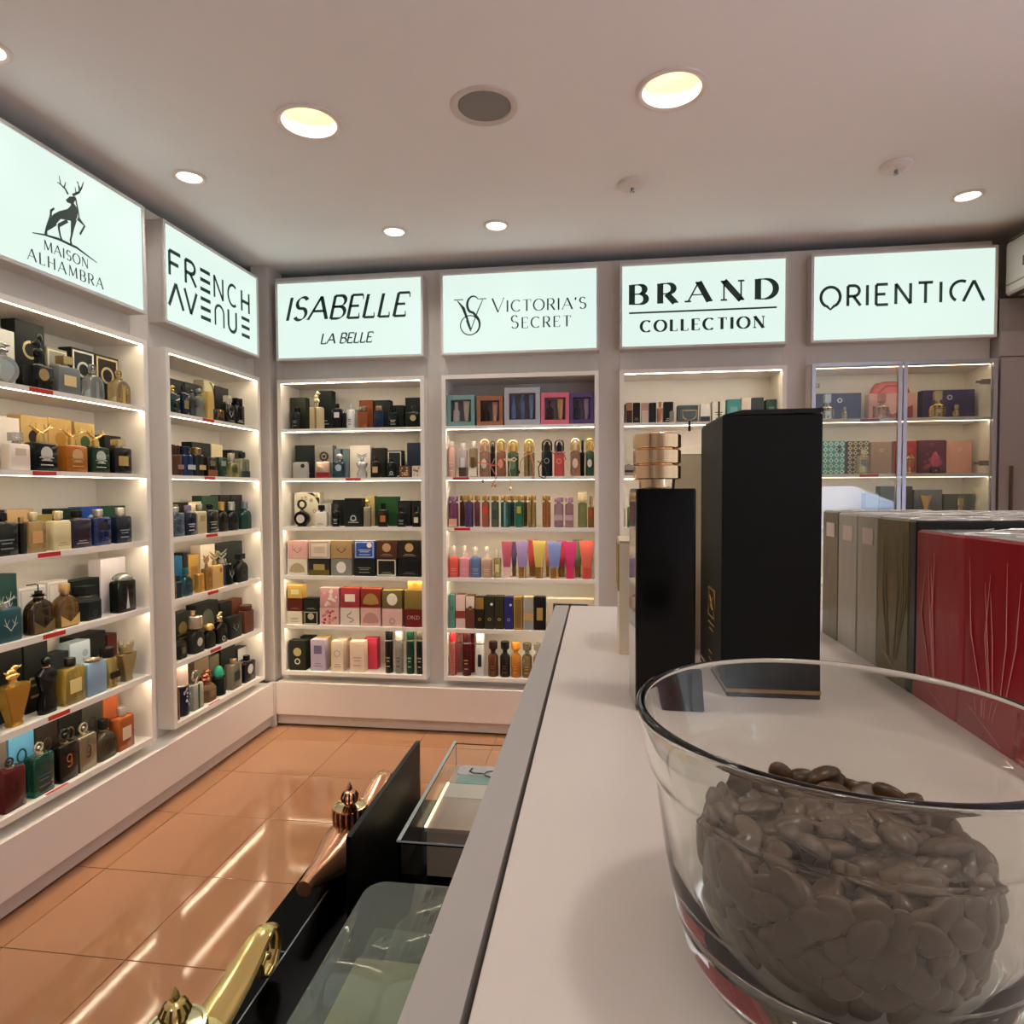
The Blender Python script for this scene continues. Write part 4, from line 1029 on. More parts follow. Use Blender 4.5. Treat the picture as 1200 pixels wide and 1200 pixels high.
parse(4, 0, '''
C|728|733|474|0|1f1a18|||narrow black carton
C|734|741|472|0|4a342c|u:a87c60||copper topped black carton
C|742|750|472|0|241f1c|t:a08468||black carton left of the pink one
C|752|760|472|0|d8c0b4|u:c89880||pale pink carton
C|761|769|472|0|1c1f1e|S:34383a||black carton right of the pink one
R|770|777|471/478|0|mb88464,mc89c78||b|copper bottle
C|778|789|471|1|1a1e1f|t:c4c4c0||black carton with white text
R|785|790|478/482|0|8a8c84,2c2c2a||b|tiny grey bottle
C|794|818|475|1|4a545c|||wide slate carton
C|821|832|473|1|dcdad4|b:3c4048||white carton with dark base
C|835|850|470|1|e0dcd0|S:2c2c2a+T:2c2c2a||white carton with dark brush script
C|852|868|468|1|4c8c8c|L:6ca4a4||teal carton
C|869|880|466|1|d8cfc0|||ivory carton
C|881|895|466|1|3c444a|||dark slate carton
C|898|916|468|1|3c5450|L:6c8880||green slate carton''')
parse(4, 1, '''
R|729|742|538/545|0|tccc4bc,e0d8cc|B:2c2824|w|clear bottle with black bow
C|743|749|538|0|1c1a19|||thin black carton
C|752|772|520|1|d8c8ac|||cream carton hidden behind the gold bottle cap
C|800|822|524|1|dccfb4|||cream carton beside black box''')
parse(4, 2, '''
C|728|733|596|1|c8b0a8|||pinkish narrow carton
M|735|745|584/594|0|t6c8c5c,c8ccb8|b:3c6c3c|c|green mist bottle''')
parse(4, 3, '''
M|735|745|640/650|0|t8c7cac,c0b8d0||c|violet mist bottle''')
parse(5, 0, '''
C|957|1009|461|1|24305c|H:b8bccc||wide navy carton
Q|962|979|462/475|0|mc8bc98,mb8c4bc,g1c2024||b|silver gold lattice flacon
Q|987|994|477/482|0|mc8b888,mb0a070,g1c2024||b|tiny gold lattice flacon by navy carton
C|1018|1074|461|1|c8988c|V:8c3c3c||wide rose carton
Q|1026|1044|461/474|0|mcc9c78,gc87c70,g2c1814||b|rose gold lattice flacon
C|1081|1142|457|1|2c2854|H:b8b4c4||wide violet navy carton
Q|1091|1110|458/472|0|mdcc07c,me4d8b0,g1c1814||b|large gold lattice flacon
Q|1117|1126|474/480|0|mdcc07c,me4d8b0,g1c1814||b|tiny gold lattice flacon right of large one''')
parse(5, 1, '''
C|964|990|517|1|3c8c80|X:c8e0d4+Q:14201f||teal lattice carton
C|993|1018|517|1|2c2818|X:c8b070||black and gold lattice carton
R|1005|1019|527/534|0|mc0a868,mb89c5c|X:2c2418+O:8c9898|b|square gold lattice flacon
C|1020|1045|518|1|8a6844|H:c8a878||brown carton
C|1048|1074|517|1|8c2424|||deep red carton
Q|1061|1075|525/533|0|mdca070,gd05c50,g5c1414||b|red and gold lattice flacon
C|1076|1108|516|1|4c1c30|P:9c4c64||maroon ornate carton
F|1091|1103|529/548|0|g1c141c,gc04c74|O:c05c78|m|dark plum bottle
C|1109|1139|517|1|c09080|H:d8b0a0||rose beige carton''')
parse(5, 2, '''
C|1014|1029|578|1|5c6a74|||blue grey carton
C|1031|1048|570|1|33393c|||tall charcoal carton
C|1062|1069|570|1|2c3134|||slim charcoal carton
C|1071|1104|574|1|4c5058|||grey carton behind trophy bottle
T|1080|1096|578/580|0|mdcc080,mdcc080||n|gold trophy-shaped bottle
C|1106|1140|579|1|3c423f|||low dark grey carton
Q|1120|1133|584/596|0|mb89c68,mc8b080,g2c2418||b|gold flacon with dark outline''')
place_all()

# red drawstring bag standing behind the rose carton
t = thing('drawstring_bag', 'bright red leather-look bag, top shelf of glass-door cabinet', 'bag', (at(1042, 460, 1, YF+.19).x, YF+.190, SH[0]))
RED = M('c0402f', .45, bump=.15, bscale=30)
G().loft([(0, .20, .05, .02), (.06, .212, .056, .025), (.13, .21, .056, .025), (.175, .18, .05, .028), (.20, .14, .04, .02), (.208, .06, .02, .01)], k=5).build('bag_body', RED, t, True)
G().tube([(-.085, -.036, .03), (-.08, -.037, .13), (-.03, -.03, .185), (.03, -.03, .185), (.08, -.037, .13), (.085, -.036, .03)], .004, 6).build('strap', M('98281f', .5), t, True)
G().disc(.052, .125, .012, -.0385, r2=.6).build('emblem', mat('e0d4c8'), t)

# ribbons and charms tied to the mist bottles
def charm(desc, px, py, col, pts, r=.003, bow=False, drop=None):
    c = at(px, py, 1, YF-.004); t = thing('ribbon_charm', desc, 'ribbon', c, 0, 'ribbons hanging on the mist bottles'); s = .0046
    g = G(); g.tube([(a*s, -.004*((i+1) % 2), -b*s) for i, (a, b) in enumerate(pts)], r, 6, flat=.8); g.build('cord', M(col, .5, var=.04), t, True)
    if bow:
        g = G()
        for sg in (1, -1): g.tube([(0, -.004, 0), (sg*.022, -.006, .012), (sg*.034, -.004, .004), (sg*.022, -.006, -.008), (0, -.004, 0)], .0035, 6)
        g.ball(0, -.006, 0, .006); g.build('bow', M(col, .5, var=.04), t, True)
    if drop: g = G(); g.ball(drop[0]*s, -.004, -drop[1]*s, .008, .004, .010, n=8); g.build('pendant', mat(drop[2]), t, True)
charm('coral ribbon charm across two mist bottles, left end', 566, 542, 'dc6450', [(-6, 0), (4, 1), (12, 4), (18, 2)], .0035, drop=(0, 22, '8c84b8'))
charm('dusky pink knotted cord charm hanging below second shelf', 578, 545, 'b87c74', [(2, -8), (-3, 2), (4, 14), (-2, 26)], .0035, drop=(2, 24, 'mc8a468'))
charm('cream bow charm with long tail ending in a star', 598, 539, 'e4ccb0', [(0, 0), (-1, 12), (1, 24), (0, 32)], .002, bow=True, drop=(0, 34, 'mdcc8a0'))
charm('peach cord with small bottle charm at olive gold bottle', 612, 537, 'd8907c', [(12, -6), (4, -4), (-2, 4), (-3, 14)], .003, drop=(-4, 16, '2c3430'))
charm('pink heart charm on thin cord beside black bottle', 626, 540, 'd88c8c', [(-4, -8), (-1, 4), (-1, 16)], .002, drop=(-1, 20, 'dc8c94'))
charm('black looped cord ring hanging over shelf edge', 636, 548, '17171b', [(0, -10), (-5, 0), (-4, 10), (2, 13), (5, 8), (3, 0), (-6, -8)], .0035)
charm('mauve cord bow with cream ribbon tails at right', 655, 531, '9c5c54', [(-6, 0), (0, 2), (6, 1), (8, 8)], .003, bow=True)
charm('cream ribbon tail crossing the shelf edge at right', 664, 545, 'e4ccac', [(-3, -8), (5, 12), (14, 24)], .0022)
# round gold-rimmed handle with black strap on the top shelf
c = at(808, 490, 1, YF-.006); t = thing('strap_tag', 'gold-rimmed tag with black strap hanging from top shelf, underlined-sign cabinet', 'strap', c, 0)
g = G(); g.tube([(-.036, 0, .040), (.036, 0, .040), (.032, 0, .006), (.012, 0, -.012), (-.012, 0, -.012), (-.032, 0, .006)], .0035, 6, closed=True); g.build('metal_ring', metal('c8b898'), t, True)
G().loft([(-.068, .010, .005, .002), (-.060, .014, .006, .002), (-.012, .010, .005, .002)]).build('strap', gloss('1c1612'), t, True)

# ================================================================ counter and what stands on it
CT = 1.22
t = thing('counter', 'long cream shop counter with grey edge strip in the foreground', 'counter', (0, 0, 0))
TOPM = M('d5c8be', .42, bscale=14, var=.03)
G().loft([(CT-.018, .95, 1.31, .001), (CT-.0005, .95, 1.31, .001), (CT, .949, 1.309, .001)], cx=-.0318+.475, cy=.717-.655, k=2).build('worktop', TOPM, t)
bx(-.0488, -.0338, -.59, .717, CT-.018, CT).build('edge_strip', M('a8a09a', .45, bscale=10, var=.03), t)
bx(-.0400, .90, -.57, .700, .02, CT-.018).build('carcass', M('bdb2aa', .5), t)
bx(-.0338, -.0318, -.59, .717, CT-.018, CT-.012).build('slot', M('161210', .8), t)
g = G(); rr = random.Random(3)
for _ in range(26):
    y = rr.uniform(.15, .5); g.ball(-.0328+rr.uniform(-.0006, .0006), y, CT-.0108, .0007, .0016, .0007, 5, 4)
tag(g.build('crumbs', M('8a6f4c', .8), t), kind='stuff')

# -- tall black perfume bottle with ringed gold cap
t = thing('perfume_bottle', 'tall glossy black bottle with ribbed gold cap standing on the counter', 'bottle', (.0372, .3945, CT), radians(5))
bw, bd, bh = .0345, .030, .1303
G().loft([(0, bw*.96, bd*.96, .0015), (.0012, bw, bd, .0018), (bh-.0015, bw, bd, .0018), (bh, bw*.97, bd*.97, .0012)], k=4).build('bottle_body', M('020203', .22, var=0, spec=.25), t, True)
SIDE = M('b3aea2', .06, metal=.9, var=.1, bscale=30)
bx(-bw/2-.0003, -bw/2+.0005, -bd/2+.002, bd/2-.002, .002, bh-.002).build('mirror_side', SIDE, t)
g = G(); cx = -.003; GOLD = M('eccba2', .12, metal=1, var=.02)
N = 9
def lobed(z0, z1, R, amp, n=72):
    v = []; f = []; pr = [(R-.0008, z0), (R, z0+.0006), (R, z1-.0006), (R-.0008, z1)]
    for q, z in pr:
        for i in range(n): a = 2*pi*i/n; k = q*(1+amp*(abs(cos(a*N/2))-.5)); v.append((cx+k*cos(a), k*sin(a), z))
    for j in range(3):
        for i in range(n): f.append((j*n+i, j*n+(i+1) % n, (j+1)*n+(i+1) % n, (j+1)*n+i))
    f.append(tuple(range(n-1, -1, -1))); f.append(tuple(range(3*n, 4*n))); return v, f
for k in range(3):
    g = G(); g.add(*lobed(bh+.0055+k*.0092, bh+.0140+k*.0092, .0138, .05)); g.build('cap_ring', GOLD, t, True, .9)
G().lathe([(.0104, bh), (.0108, bh+.0055), (.0108, bh+.032), (.010, bh+.033)], 32, cx=cx).build('cap_core', GOLD, t, True)

# -- tall black carton
t = thing('perfume_carton', 'tall matt black carton right of the gold-capped bottle on the counter', 'box', (.1059, .458, CT))
w, d, h = .0594, .084, .1757
G().loft([(0, w, d, .0006), (h-.001, w, d, .0006), (h, w-.001, d-.001, .0004)], k=2).build('carton_body', M('141615', .55, bscale=50, bump=.03, spec=.25), t)
g = G(); g.add([(-w/2+.001, -d/2, h), (w/2, -d/2-.0004, h+.0008), (w/2, d/2, h+.002), (-w/2+.001, d/2, h+.0004), (-w/2+.001, -d/2, h+.0006), (-w/2+.012, -d/2-.0004, h+.0032), (w/2, -d/2-.0004, h+.0034), (w/2, d/2, h+.003), (-w/2+.001, d/2, h+.0014)],
               [(3, 2, 1, 0), (0, 1, 6, 5, 4), (1, 2, 7, 6), (2, 3, 8, 7), (3, 0, 4, 8), (4, 5, 6, 7, 8)]); g.build('lid_flap', M('121414', .45), t)
g = G(); X = -w/2-.0004
g.tube([(X, -.020, .062), (X, .002, .062), (X, .002, .043), (X, -.020, .043)], .0008, 5, closed=True); g.tube([(X, -.014, .057), (X, -.004, .048)], .0007, 5); g.tube([(X, -.004, .057), (X, -.014, .048)], .0007, 5)
for a, b, z in ((-.020, .002, .038), (-.018, -.002, .034), (-.012, .0, .018), (-.014, -.001, .013), (-.02, -.002, .008)): g.tube([(X, a, z), (X, b, z)], .0006, 4)
g.build('gold_print', metal('c49a58'), t)
bx(-w/2-.0002, w/2+.0002, -d/2-.0002, d/2+.0002, .003, .0055).build('reflection_band', metal('b08c5c'), t)  # painted band for the counter's reflection refracted in the bowl rim

# -- cream cartons behind
t = thing('perfume_carton', 'low cream carton half hidden behind the black bottle on counter', 'box', (.036, .535, CT), radians(0))
bx(-.0205, .018, -.028, .028, 0, .088).build('carton_body', M('e9d7bd', .5), t)
bx(-.0215, -.0205, -.026, .028, .050, .087).build('side_print', M('a0834e', .5, var=.3, bscale=120), t)
bx(-.0205, .018, -.028, .028, .0885, .0895).build('lid_flap', M('dcc8ac', .5), t)
t = thing('perfume_carton', 'tall cream carton in the gap between gold cap and black carton', 'box', (.0785, .560, CT), radians(-4))
bx(-.021, .021, -.028, .028, 0, .1575).build('carton_body', M('e2cda8', .5), t)
G().add([(-.021, -.028, .158), (.021, -.028, .158), (.021, .028, .172), (-.021, .028, .166), (-.021, .028, .158), (.021, .028, .158)], [(0, 1, 2, 3), (0, 3, 4), (1, 5, 2), (3, 2, 5, 4), (0, 4, 5, 1)]).build('lid_flap', M('d8c49c', .5), t)

# -- rows of shrink-wrapped cartons on the right of the counter
def wrapped(desc, x0, x1, y0, y1, z1, col, sticker=False, folds=False, wrapcol=None, grp='shrink-wrapped cartons on the counter'):
    t = thing('wrapped_carton', desc, 'box', ((x0+x1)/2, (y0+y1)/2, CT), 0, grp); w, d, h = x1-x0, y1-y0, z1-CT
    G().loft([(0, w, d, .0008), (h-.0012, w, d, .0008), (h, w-.0016, d-.0016, .0006)], k=2).build('carton_body', M(col, .30, coat=.1, spec=.35, bump=.14, bscale=22, var=.06, stretch=(1, 1.6, .35)), t)
    r_ = random.Random(int(y0*1e4)+int(x0*1e4)); g = G()
    for _ in range(5):   # crumpled film seams on the top
        a, b = r_.uniform(-.4, .4)*w, r_.uniform(-.4, .4)*d
        g.tube([(a-w*.2, b, h+.0003), (a-w*.05, b+r_.uniform(-.2, .2)*d, h+.0009), (a+w*.12, b+r_.uniform(-.2, .2)*d, h+.0007), (a+w*.2, b, h+.0003)], .0005, 4)
    g.box(-w*.48, w*.48, -d*.47, d*.47, h+.0001, h+.0004)
    g.build('film_top', M('d2cbc4', .15, coat=.6, bump=.5, bscale=70, var=.25), t)
    if sticker:
        bx(-w/2-.0006, -w/2, -d*.30, d*.22, h-.022, h-.010).build('price_sticker', M('d8c6bc', .5), t)
    if folds:
        g = G(); X = -w/2-.0002
        for _ in range(6):
            a = r_.uniform(-.42, .42)*d; b = a+r_.uniform(-.08, .08)*d
            g.tube([(X, b, h*r_.uniform(.7, .95)), (X-.0002, a, h*.5), (X, a*.4, h*.12)], [.0001, .0004, .0002], 4)
        g.tube([(X, d*.3, h*.14), (X, 0, h*.08), (X, -d*.3, h*.02)], .0003, 4)
        g.build('film_folds', M(wrapcol or 'd99a94', .2, coat=.5, var=.05), t)
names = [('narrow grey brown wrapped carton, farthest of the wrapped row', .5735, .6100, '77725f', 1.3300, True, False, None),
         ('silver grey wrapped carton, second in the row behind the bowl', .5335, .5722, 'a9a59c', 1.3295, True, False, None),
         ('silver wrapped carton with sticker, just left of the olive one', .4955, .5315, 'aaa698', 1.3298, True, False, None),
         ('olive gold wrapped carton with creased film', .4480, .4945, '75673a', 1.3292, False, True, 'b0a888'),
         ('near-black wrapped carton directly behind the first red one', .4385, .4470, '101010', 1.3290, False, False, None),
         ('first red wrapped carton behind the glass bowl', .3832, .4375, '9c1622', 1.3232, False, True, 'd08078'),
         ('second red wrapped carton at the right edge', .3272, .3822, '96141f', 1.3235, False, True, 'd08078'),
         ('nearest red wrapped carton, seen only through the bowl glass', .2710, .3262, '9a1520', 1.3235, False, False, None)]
for ds, y0, y1, c, z1, st, fo, wc in names:
    wrapped(ds, .2000, .2860, y0, y1, z1, c, st, fo, wc)
k = 0
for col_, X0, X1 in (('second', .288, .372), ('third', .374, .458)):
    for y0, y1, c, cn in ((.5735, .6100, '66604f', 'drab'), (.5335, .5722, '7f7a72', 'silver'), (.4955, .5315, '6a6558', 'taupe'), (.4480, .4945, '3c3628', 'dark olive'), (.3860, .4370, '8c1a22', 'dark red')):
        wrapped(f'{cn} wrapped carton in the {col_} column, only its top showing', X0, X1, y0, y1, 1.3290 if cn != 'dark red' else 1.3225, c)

# -- glass bowl with coffee beans
BX, BY, RT, RB, HB = .0646, .1831, .0542, .0410, .070
t = thing('glass_bowl', 'clear glass bowl with thick rim at the front of the counter', 'bowl', (BX, BY, CT))
outer = [(RB*.3, .0005), (RB*.86, .0005), (RB*.96, .0015), (RB, .005), (RB+.0022, .013), (RB+.0052, .0290), (RB+.0078, .0490), (RB+.0083, .0512), (RB+.0098, .0530), (RT-.0004, .0675), (RT, .0690), (RT-.0006, .0698), (RT-.0013, .0700)]
inner = [(RT-.0020, .0698), (RT-.0025, .0688), (RT-.0027, .0675), (RB+.0064, .0535), (RB+.0050, .0515), (RB+.0044, .0490), (RB+.0018, .0290), (RB-.0018, .014), (RB-.005, .0088), (RB*.3, .0074)]
prof = outer+inner
n = 96; g = G(); g.lathe([(0.0001, .0005)]+prof+[(.0001, .006)], n)
g.build('bowl_glass', M('f2f5f0', .0, trans=1, var=0, ior=1.46), t, True, 1.2)
bm_ = G(); vs = []; fs = []; nu, nv = 14, 9
for j in range(nv+1):
    for i in range(nu):
        a = 2*pi*i/nu; b = -pi/2+pi*j/nv; x = .0058*sin(b); rr_ = cos(b)
        y = .0040*rr_*cos(a); z = .0030*rr_*sin(a)
        if z > 0: z *= .55; z -= .0010*exp(-(y/.0007)**2)*rr_
        vs.append((x, y, z))
for j in range(nv):
    for i in range(nu): fs.append((j*nu+i, (j+1)*nu+i, (j+1)*nu+(i+1) % nu, j*nu+(i+1) % nu))
bm_.add(vs, fs); BEAN = M('4a3118', .36, coat=.1, bump=.05, bscale=300, var=.25)
b0 = bm_.build('coffee_bean', BEAN, None, True, 1.2)
rb = random.Random(11); spots = []
def rin(z): return RB-.0020 + (z-.012)*.19 if z > .012 else RB-.004
for lv in range(5):        # against the glass
    z = .0125+lv*.0048; R = rin(z)-.0068; nn = 22
    for i in range(nn):
        a = 2*pi*(i+.5*(lv % 2))/nn+rb.uniform(-.04, .04); spots.append((R*cos(a), R*sin(a), z+rb.uniform(-.0008, .0008), a))
for q, (R, nn) in enumerate(((.031, 20), (.024, 15), (.017, 11), (.010, 6), (.003, 2))):  # top layers, heaped a little to the right and back
    for i in range(nn):
        a = 2*pi*i/nn+rb.uniform(-.1, .1); x, y = R*cos(a), R*sin(a); spots.append((x, y, .0325+.04*max(0, x)*.6+.04*max(0, y)*.5+rb.uniform(-.001, .0014), None))
for i in range(34):
    a = rb.uniform(0, 2*pi); R = rb.uniform(0, .029); x, y = R*cos(a), R*sin(a); spots.append((x, y, .0370+.04*max(0, x)*.6+.04*max(0, y)*.5+rb.uniform(-.0005, .001), None))
for i in range(40):
    a = 2*pi*i/40; spots.append((.0345*cos(a), .0345*sin(a), .0325+.0015*(i % 3), a))
for i, (x, y, z, a) in enumerate(spots[:300]):
    o = b0 if i == 0 else b0.copy()
    if i: COL.objects.link(o)
    o.location = (BX+x, BY+y, CT+z); s = rb.uniform(.85, 1.12); o.scale = (s, s, s)
    if a is not None: o.rotation_euler = (pi/2+rb.uniform(-.5, .5), rb.uniform(-1.2, 1.2), a+pi/2+rb.uniform(-.2, .2))
    else: o.rotation_euler = (rb.uniform(-.6, .6)+(pi if rb.random() < .4 else 0), rb.uniform(-.5, .5), rb.uniform(0, 6.3))
    tag(o, 'brown roasted coffee bean in the glass bowl', 'coffee bean', 'coffee beans in the glass bowl')
g = G(); nn = 24
for j in range(5):
    for i in range(64): a = rb.uniform(0, 2*pi); R = rb.uniform(0, .0305); g.ball(R*cos(a), R*sin(a), .012+j*.0048, .0056, .0042, .0030, 8, 5)
tag(g.build('coffee_heap', BEAN), 'inner heap of brown coffee beans below the visible ones', 'coffee beans', kind='stuff').location = (BX, BY, CT)

# ================================================================ display stand left of the counter
DZ = .95
t = thing('display_stand', 'glossy black display stand with upright divider left of the counter', 'display stand', (0, 0, 0))
BLK = M('010101', .2, var=0, spec=.04); BLK2 = M('0c0b0a', .3, var=.1, spec=.1)
bx(-.3050, -.0530, -.30, .790, .06, DZ-.012).build('stand_body', BLK2, t)
bx(-.3065, -.0525, -.30, .792, DZ-.012, DZ).build('stand_top', BLK, t)
bx(-.290, -.070, -.28, .770, 0, .06).build('stand_plinth', M('101010', .6), t)
bx(-.2105, -.2060, .504, .712, DZ, 1.060).build('divider_panel', M('0c0a09', .35, var=.1, spec=.15), t)
a, b, c = at(384, 1044, 2, DZ), at(290, 1175, 2, DZ), at(324, 1115, 2, DZ)
bx(a.x-.0006, a.x+.0006, b.y-.1, a.y, DZ, DZ+.0006).build('seam_line', M('7c7c7c', .3, metal=.6), t)
bx(a.x-.008, a.x, c.y-.0006, c.y+.0006, DZ, DZ+.0006).build('seam_line', M('7c7c7c', .3, metal=.6), t)

def lamp(loc, body, dark, label):
    t = thing('lamp_shaped_bottle', label, 'bottle', loc, 0, 'lamp-shaped perfume bottles'); mb = M(body, .20, metal=.85, var=.06, bscale=25); md = M(dark, .35, metal=.5, var=0)
    g = G(); secs = []
    for i in range(13):      # boat-shaped body along y
        q = i/12; y = -.050+.098*q; r = .008+.0220*sin(pi*min(1, q*1.02))**.7; secs.append((y, r))
    vs = []; fs = []; n = 20
    for y, r in secs:
        for i in range(n): a = 2*pi*i/n; vs.append((r*cos(a), y, .0180+r*.70*sin(a)+.008*(y/.05)**2))
    for j in range(12):
        for i in range(n): fs.append((j*n+i, j*n+(i+1) % n, (j+1)*n+(i+1) % n, (j+1)*n+i))
    fs.append(tuple(range(n-1, -1, -1))); fs.append(tuple(range(12*n, 13*n))); g.add(vs, fs)
    g.build('lamp_body', mb, t, True)
    G().tube([(0, -.026, .021), (0, -.050, .0240), (0, -.070, .0280), (0, -.088, .0320), (0, -.102, .0345), (0, -.111, .0345)], [.0235, .0185, .0135, .0095, .0070, .0074], 14).build('spout', mb, t, True)
    G().lathe([(.015, 0), (.0155, .002), (.012, .006)], 24).build('foot', mb, t, True)
    g = G()
    for i in range(18): a = 2*pi*i/18; g.ball(.0160*cos(a), .0170*sin(a), .0305, .0031, .0031, .0035, 8, 5)
    g.build('petal_collar', mb, t, True)
    G().lathe([(.0165, .026), (.0155, .031), (.0110, .0335), (.0105, .0355), (.0132, .0380)], 24).build('neck', mb, t, True)
    pr = [(.0145, .0370), (.0170, .0415), (.0177, .0475), (.0175, .0530), (.0170, .0565)]
    G().lathe(pr, 28).build('jar', md, t, True)
    g = G()
    for i in range(18):
        a = 2*pi*i/18; g.tube([((r+.0003)*cos(a), (r+.0003)*sin(a), z) for r, z in pr], .0016, 6)
    g.build('jar_ribs', mb, t, True)
    G().lathe([(.0180, .0560), (.0183, .0580), (.0162, .0582), (.0154, .0572), (.006, .0585)], 28).build('lid', M('dcbc88' if body != 'e8cf86' else 'e4dcb0', .15, metal=1, var=0), t, True)
    G().lathe([(.0056, .058), (.0048, .0600), (.0078, .0640), (.0088, .0680), (.0060, .0730), (.0026, .0750), (.0032, .0765), (.0027, .0795), (.0005, .0835)], 24).build('finial', mb, t, True)
    g = G()
    for i in range(10):
        a = 2*pi*i/10; g.tube([(r*cos(a), r*sin(a), z) for r, z in ((.0052, .0603), (.0080, .0640), (.0090, .0680), (.0062, .0727))], .0010, 5)
    g.build('finial_ribs', md, t, True)
    # handle: broad flat band running back from the jar and curling under into a scroll
    P = [(0, .026, .028), (0, .045, .030), (0, .065, .033), (0, .085, .0380), (0, .100, .0425), (0, .112, .0440), (0, .122, .0395), (0, .1275, .0290), (0, .1265, .0170), (0, .119, .0085), (0, .108, .0075), (0, .1005, .0140), (0, .1015, .0220), (0, .108, .0255)]
    g = G(); g.tube(P, [.0060, .0058, .0053, .0046, .0040, .0034, .0027, .0024, .0022, .0021, .0020, .0019, .0018, .0016], 12, flat=2.5)
    g.build('handle', mb, t, True)
    G().ball(0, .1135, .0200, .0035, n=10).build('scroll_rosette', mb, t, True); return t
lamp((-.2690, .6560, DZ), 'dca27c', '2c130f', 'copper lamp-shaped bottle with striped jar left of the black divider')
lamp((-.2690, .3660, DZ), 'e8cf86', '5c4a20', 'gold lamp-shaped bottle cut by the bottom edge')

ACR = M('fbfcfb', .0, trans=1, var=0, ior=1.07)
t = thing('acrylic_case', 'square clear acrylic case over a cream tray, beyond the divider', 'display case', (0, 0, DZ))
x0, x1, y0, y1, h = -.1835, -.0600, .556, .789, .080
for q in ((x0, x1, y0, y1, h-.003, h), (x0, x0+.003, y0, y1, 0, h-.003), (x1-.003, x1, y0, y1, 0, h-.003), (x0+.003, x1-.003, y0, y0+.003, 0, h-.003), (x0+.003, x1-.003, y1-.003, y1, 0, h-.003)):
    bx(*q).build('acrylic_panel', ACR, t)
for q in ((x0, x1, y0-.0004, y0, h-.0014, h), (x0-.0004, x0, y0, y1, h-.0014, h), (x0, x0+.0035, y0, y1, h+.0001, h+.0005)): bx(*q).build('pale_edge', M('a9b4b2', .3, var=0), t)  # flat pale strip added to cover a dark reflection in the clear wall
t = thing('display_tray', 'cream display tray with teal card inside the square acrylic case', 'tray', (0, 0, DZ+.0005))
bx(-.1770, -.0650, .6340, .784, 0, .046).build('riser', M('c9b8a8', .5), t)
bx(-.1790, -.0640, .6330, .785, .046, .050).build('tray_top', M('e2cdb8', .4), t)
bx(-.1795, -.1770, .6335, .7340, .050, .0515).build('lit_edge', M('ffe6b0', .5, emit=1.0), t)
G().loft([(.0502, .110, .034, .003), (.0510, .110, .034, .003)], cx=-.121, cy=.716, k=5).build('cream_card', M('fff6e4', .4), t)
bx(-.1700, -.0660, .7345, .7565, .0502, .0510).build('teal_card', M('a8ccc4', .4), t)
G().loft([(.0502, .108, .0275, .008), (.0512, .108, .0275, .008)], cx=-.120, cy=.7705, k=5).build('white_card', M('f8f0ec', .4), t)
g = G(); z = .0535
for cx_, cy_, r_ in ((-.128, .757, .008), (-.105, .739, .008)):
    g.tube([(cx_+r_*1.3*cos(2*pi*i/16), cy_+r_*sin(2*pi*i/16), z) for i in range(16)], .0009, 5, closed=True)
g.tube([(-.139, .757, z), (-.152, .757, z), (-.158, .762, z), (-.156, .770, z)], .0009, 5); g.tube([(-.117, .757, z), (-.108, .755, z), (-.104, .748, z)], .0009, 5)
g.tube([(-.1, .757, z), (-.092, .752, z), (-.086, .757, z), (-.096, .762, z)], .0012, 5)
g.build('dark_emblem', M('1f3a3c', .4), t)

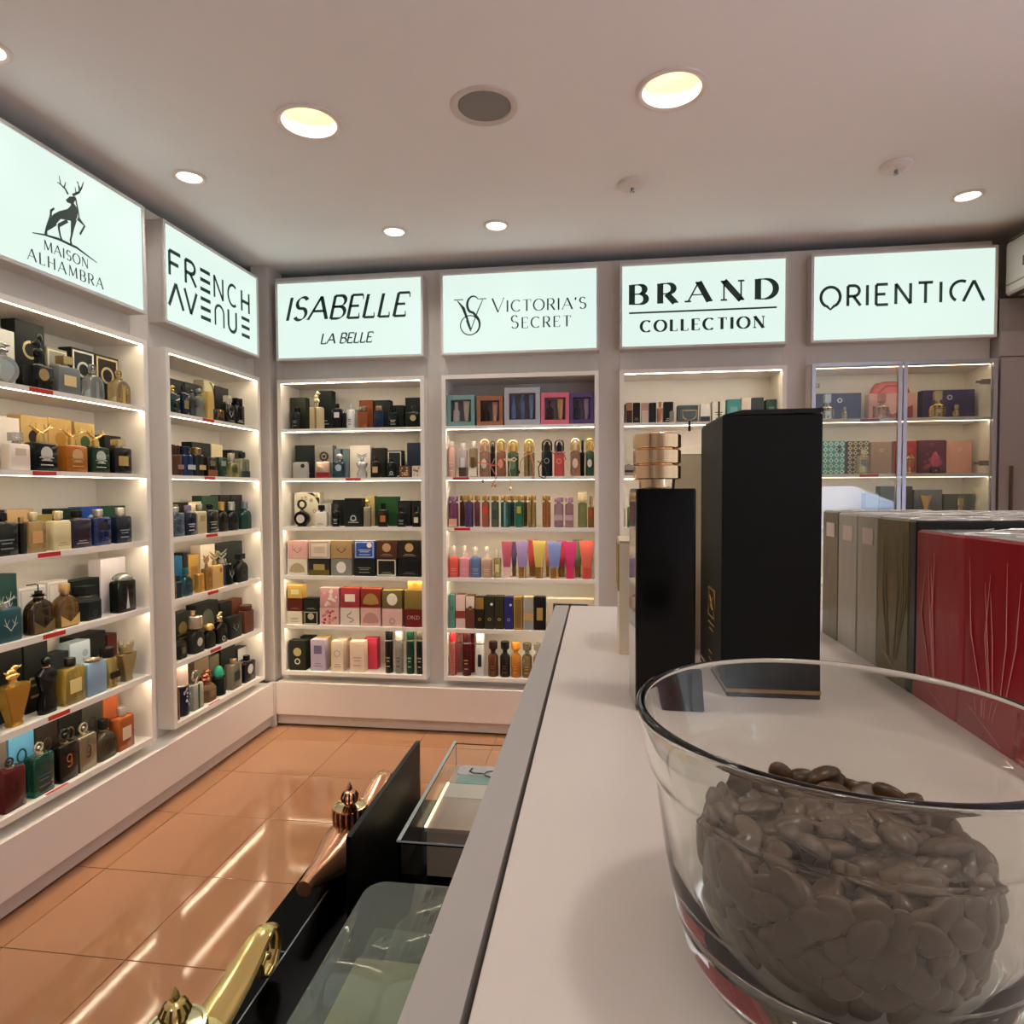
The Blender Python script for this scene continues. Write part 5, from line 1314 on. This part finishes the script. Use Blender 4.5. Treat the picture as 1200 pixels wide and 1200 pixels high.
t = thing('acrylic_case', 'rounded smoky clear case in front of the divider, beside the counter', 'display case', (0, 0, DZ))
cx_, cy_, w, d, h = -.1245, .330, .1250, .334, .080
SMK = M('c2ccc2', .03, trans=.85, var=0, ior=1.2)
G().loft([(h-.003, w, d, .016), (h-.001, w, d, .016), (h, w-.003, d-.003, .015)], cx=cx_, cy=cy_, k=6).build('cover_top', SMK, t, True)
G().loft([(0, w, d, .016), (h-.0031, w, d, .016), (h-.0031, w-.005, d-.005, .014), (0, w-.005, d-.005, .014)], cx=cx_, cy=cy_, k=6, loop=True).build('cover_wall', SMK, t, True)
t = thing('display_block', 'grey green display block with gold carton inside the rounded case', 'display block', (0, 0, DZ+.0004))
bx(-.1780, -.0700, .180, .470, 0, .012).build('base_block', M('8c968a', .4), t)
bx(-.170, -.0700, .4200, .4600, .012, .060).build('step_block', M('6c766e', .4), t)
bx(-.1680, -.0750, .19, .4190, .0122, .0700).build('gold_carton', M('fff0bc', .4), t)

# ================================================================ street behind the viewpoint, seen only as reflections
t = tag(bx(-30, 40, -40, 12, -.15, -.062).build('ground', M('8c8c90', .8)), kind='structure')
tag(bx(-30, 40, -22, -14, -.06, 14).build('wall_street', M('6f6a66', .8, bscale=2, var=.3)), kind='structure')
tag(bx(14, 22, -14, 12, -.06, 14).build('wall_street', M('77716c', .8, bscale=2, var=.3)), kind='structure')
t = thing('parked_car', 'pale blue white car on the street, seen reflected in glass door', 'car', (3.9, -6.2, -.06), radians(4), 'cars')
prof = [(-2.1, .35), (-2.1, .75), (-1.95, .95), (-1.2, 1.05), (-.55, 1.42), (.7, 1.45), (1.5, 1.08), (2.1, .95), (2.15, .35)]
n = len(prof); v = [(x, y*(.82 if z > 1.1 else 1), z) for y in (-.88, .88) for x, z in prof]
G().add(v, [tuple(range(n-1, -1, -1)), tuple(range(n, 2*n))]+[(i, (i+1) % n, n+(i+1) % n, n+i) for i in range(n)]).build('car_body', M('c8d4f0', .15, coat=.8), t)
for y in (-.89, .89):
    for x in (-1.35, 1.35):
        gw = G().lathe([(.33, -.1), (.34, 0), (.33, .1)], 24); gw.v = [(x+p[0], y+p[2], .33+p[1]) for p in gw.v]; gw.build('wheel', M('141416', .6), t)
gwn = G(); gwn.add([(-1.05, .80, 1.08), (1.3, .80, 1.10), (.65, .74, 1.38), (-.5, .74, 1.36)], [(0, 1, 2, 3)]); gwn.build('side_window', M('1c2430', .1), t)
bx(-2.13, -2.08, .45, .85, .72, .88).build('tail_light', M('c03040', .3), t)
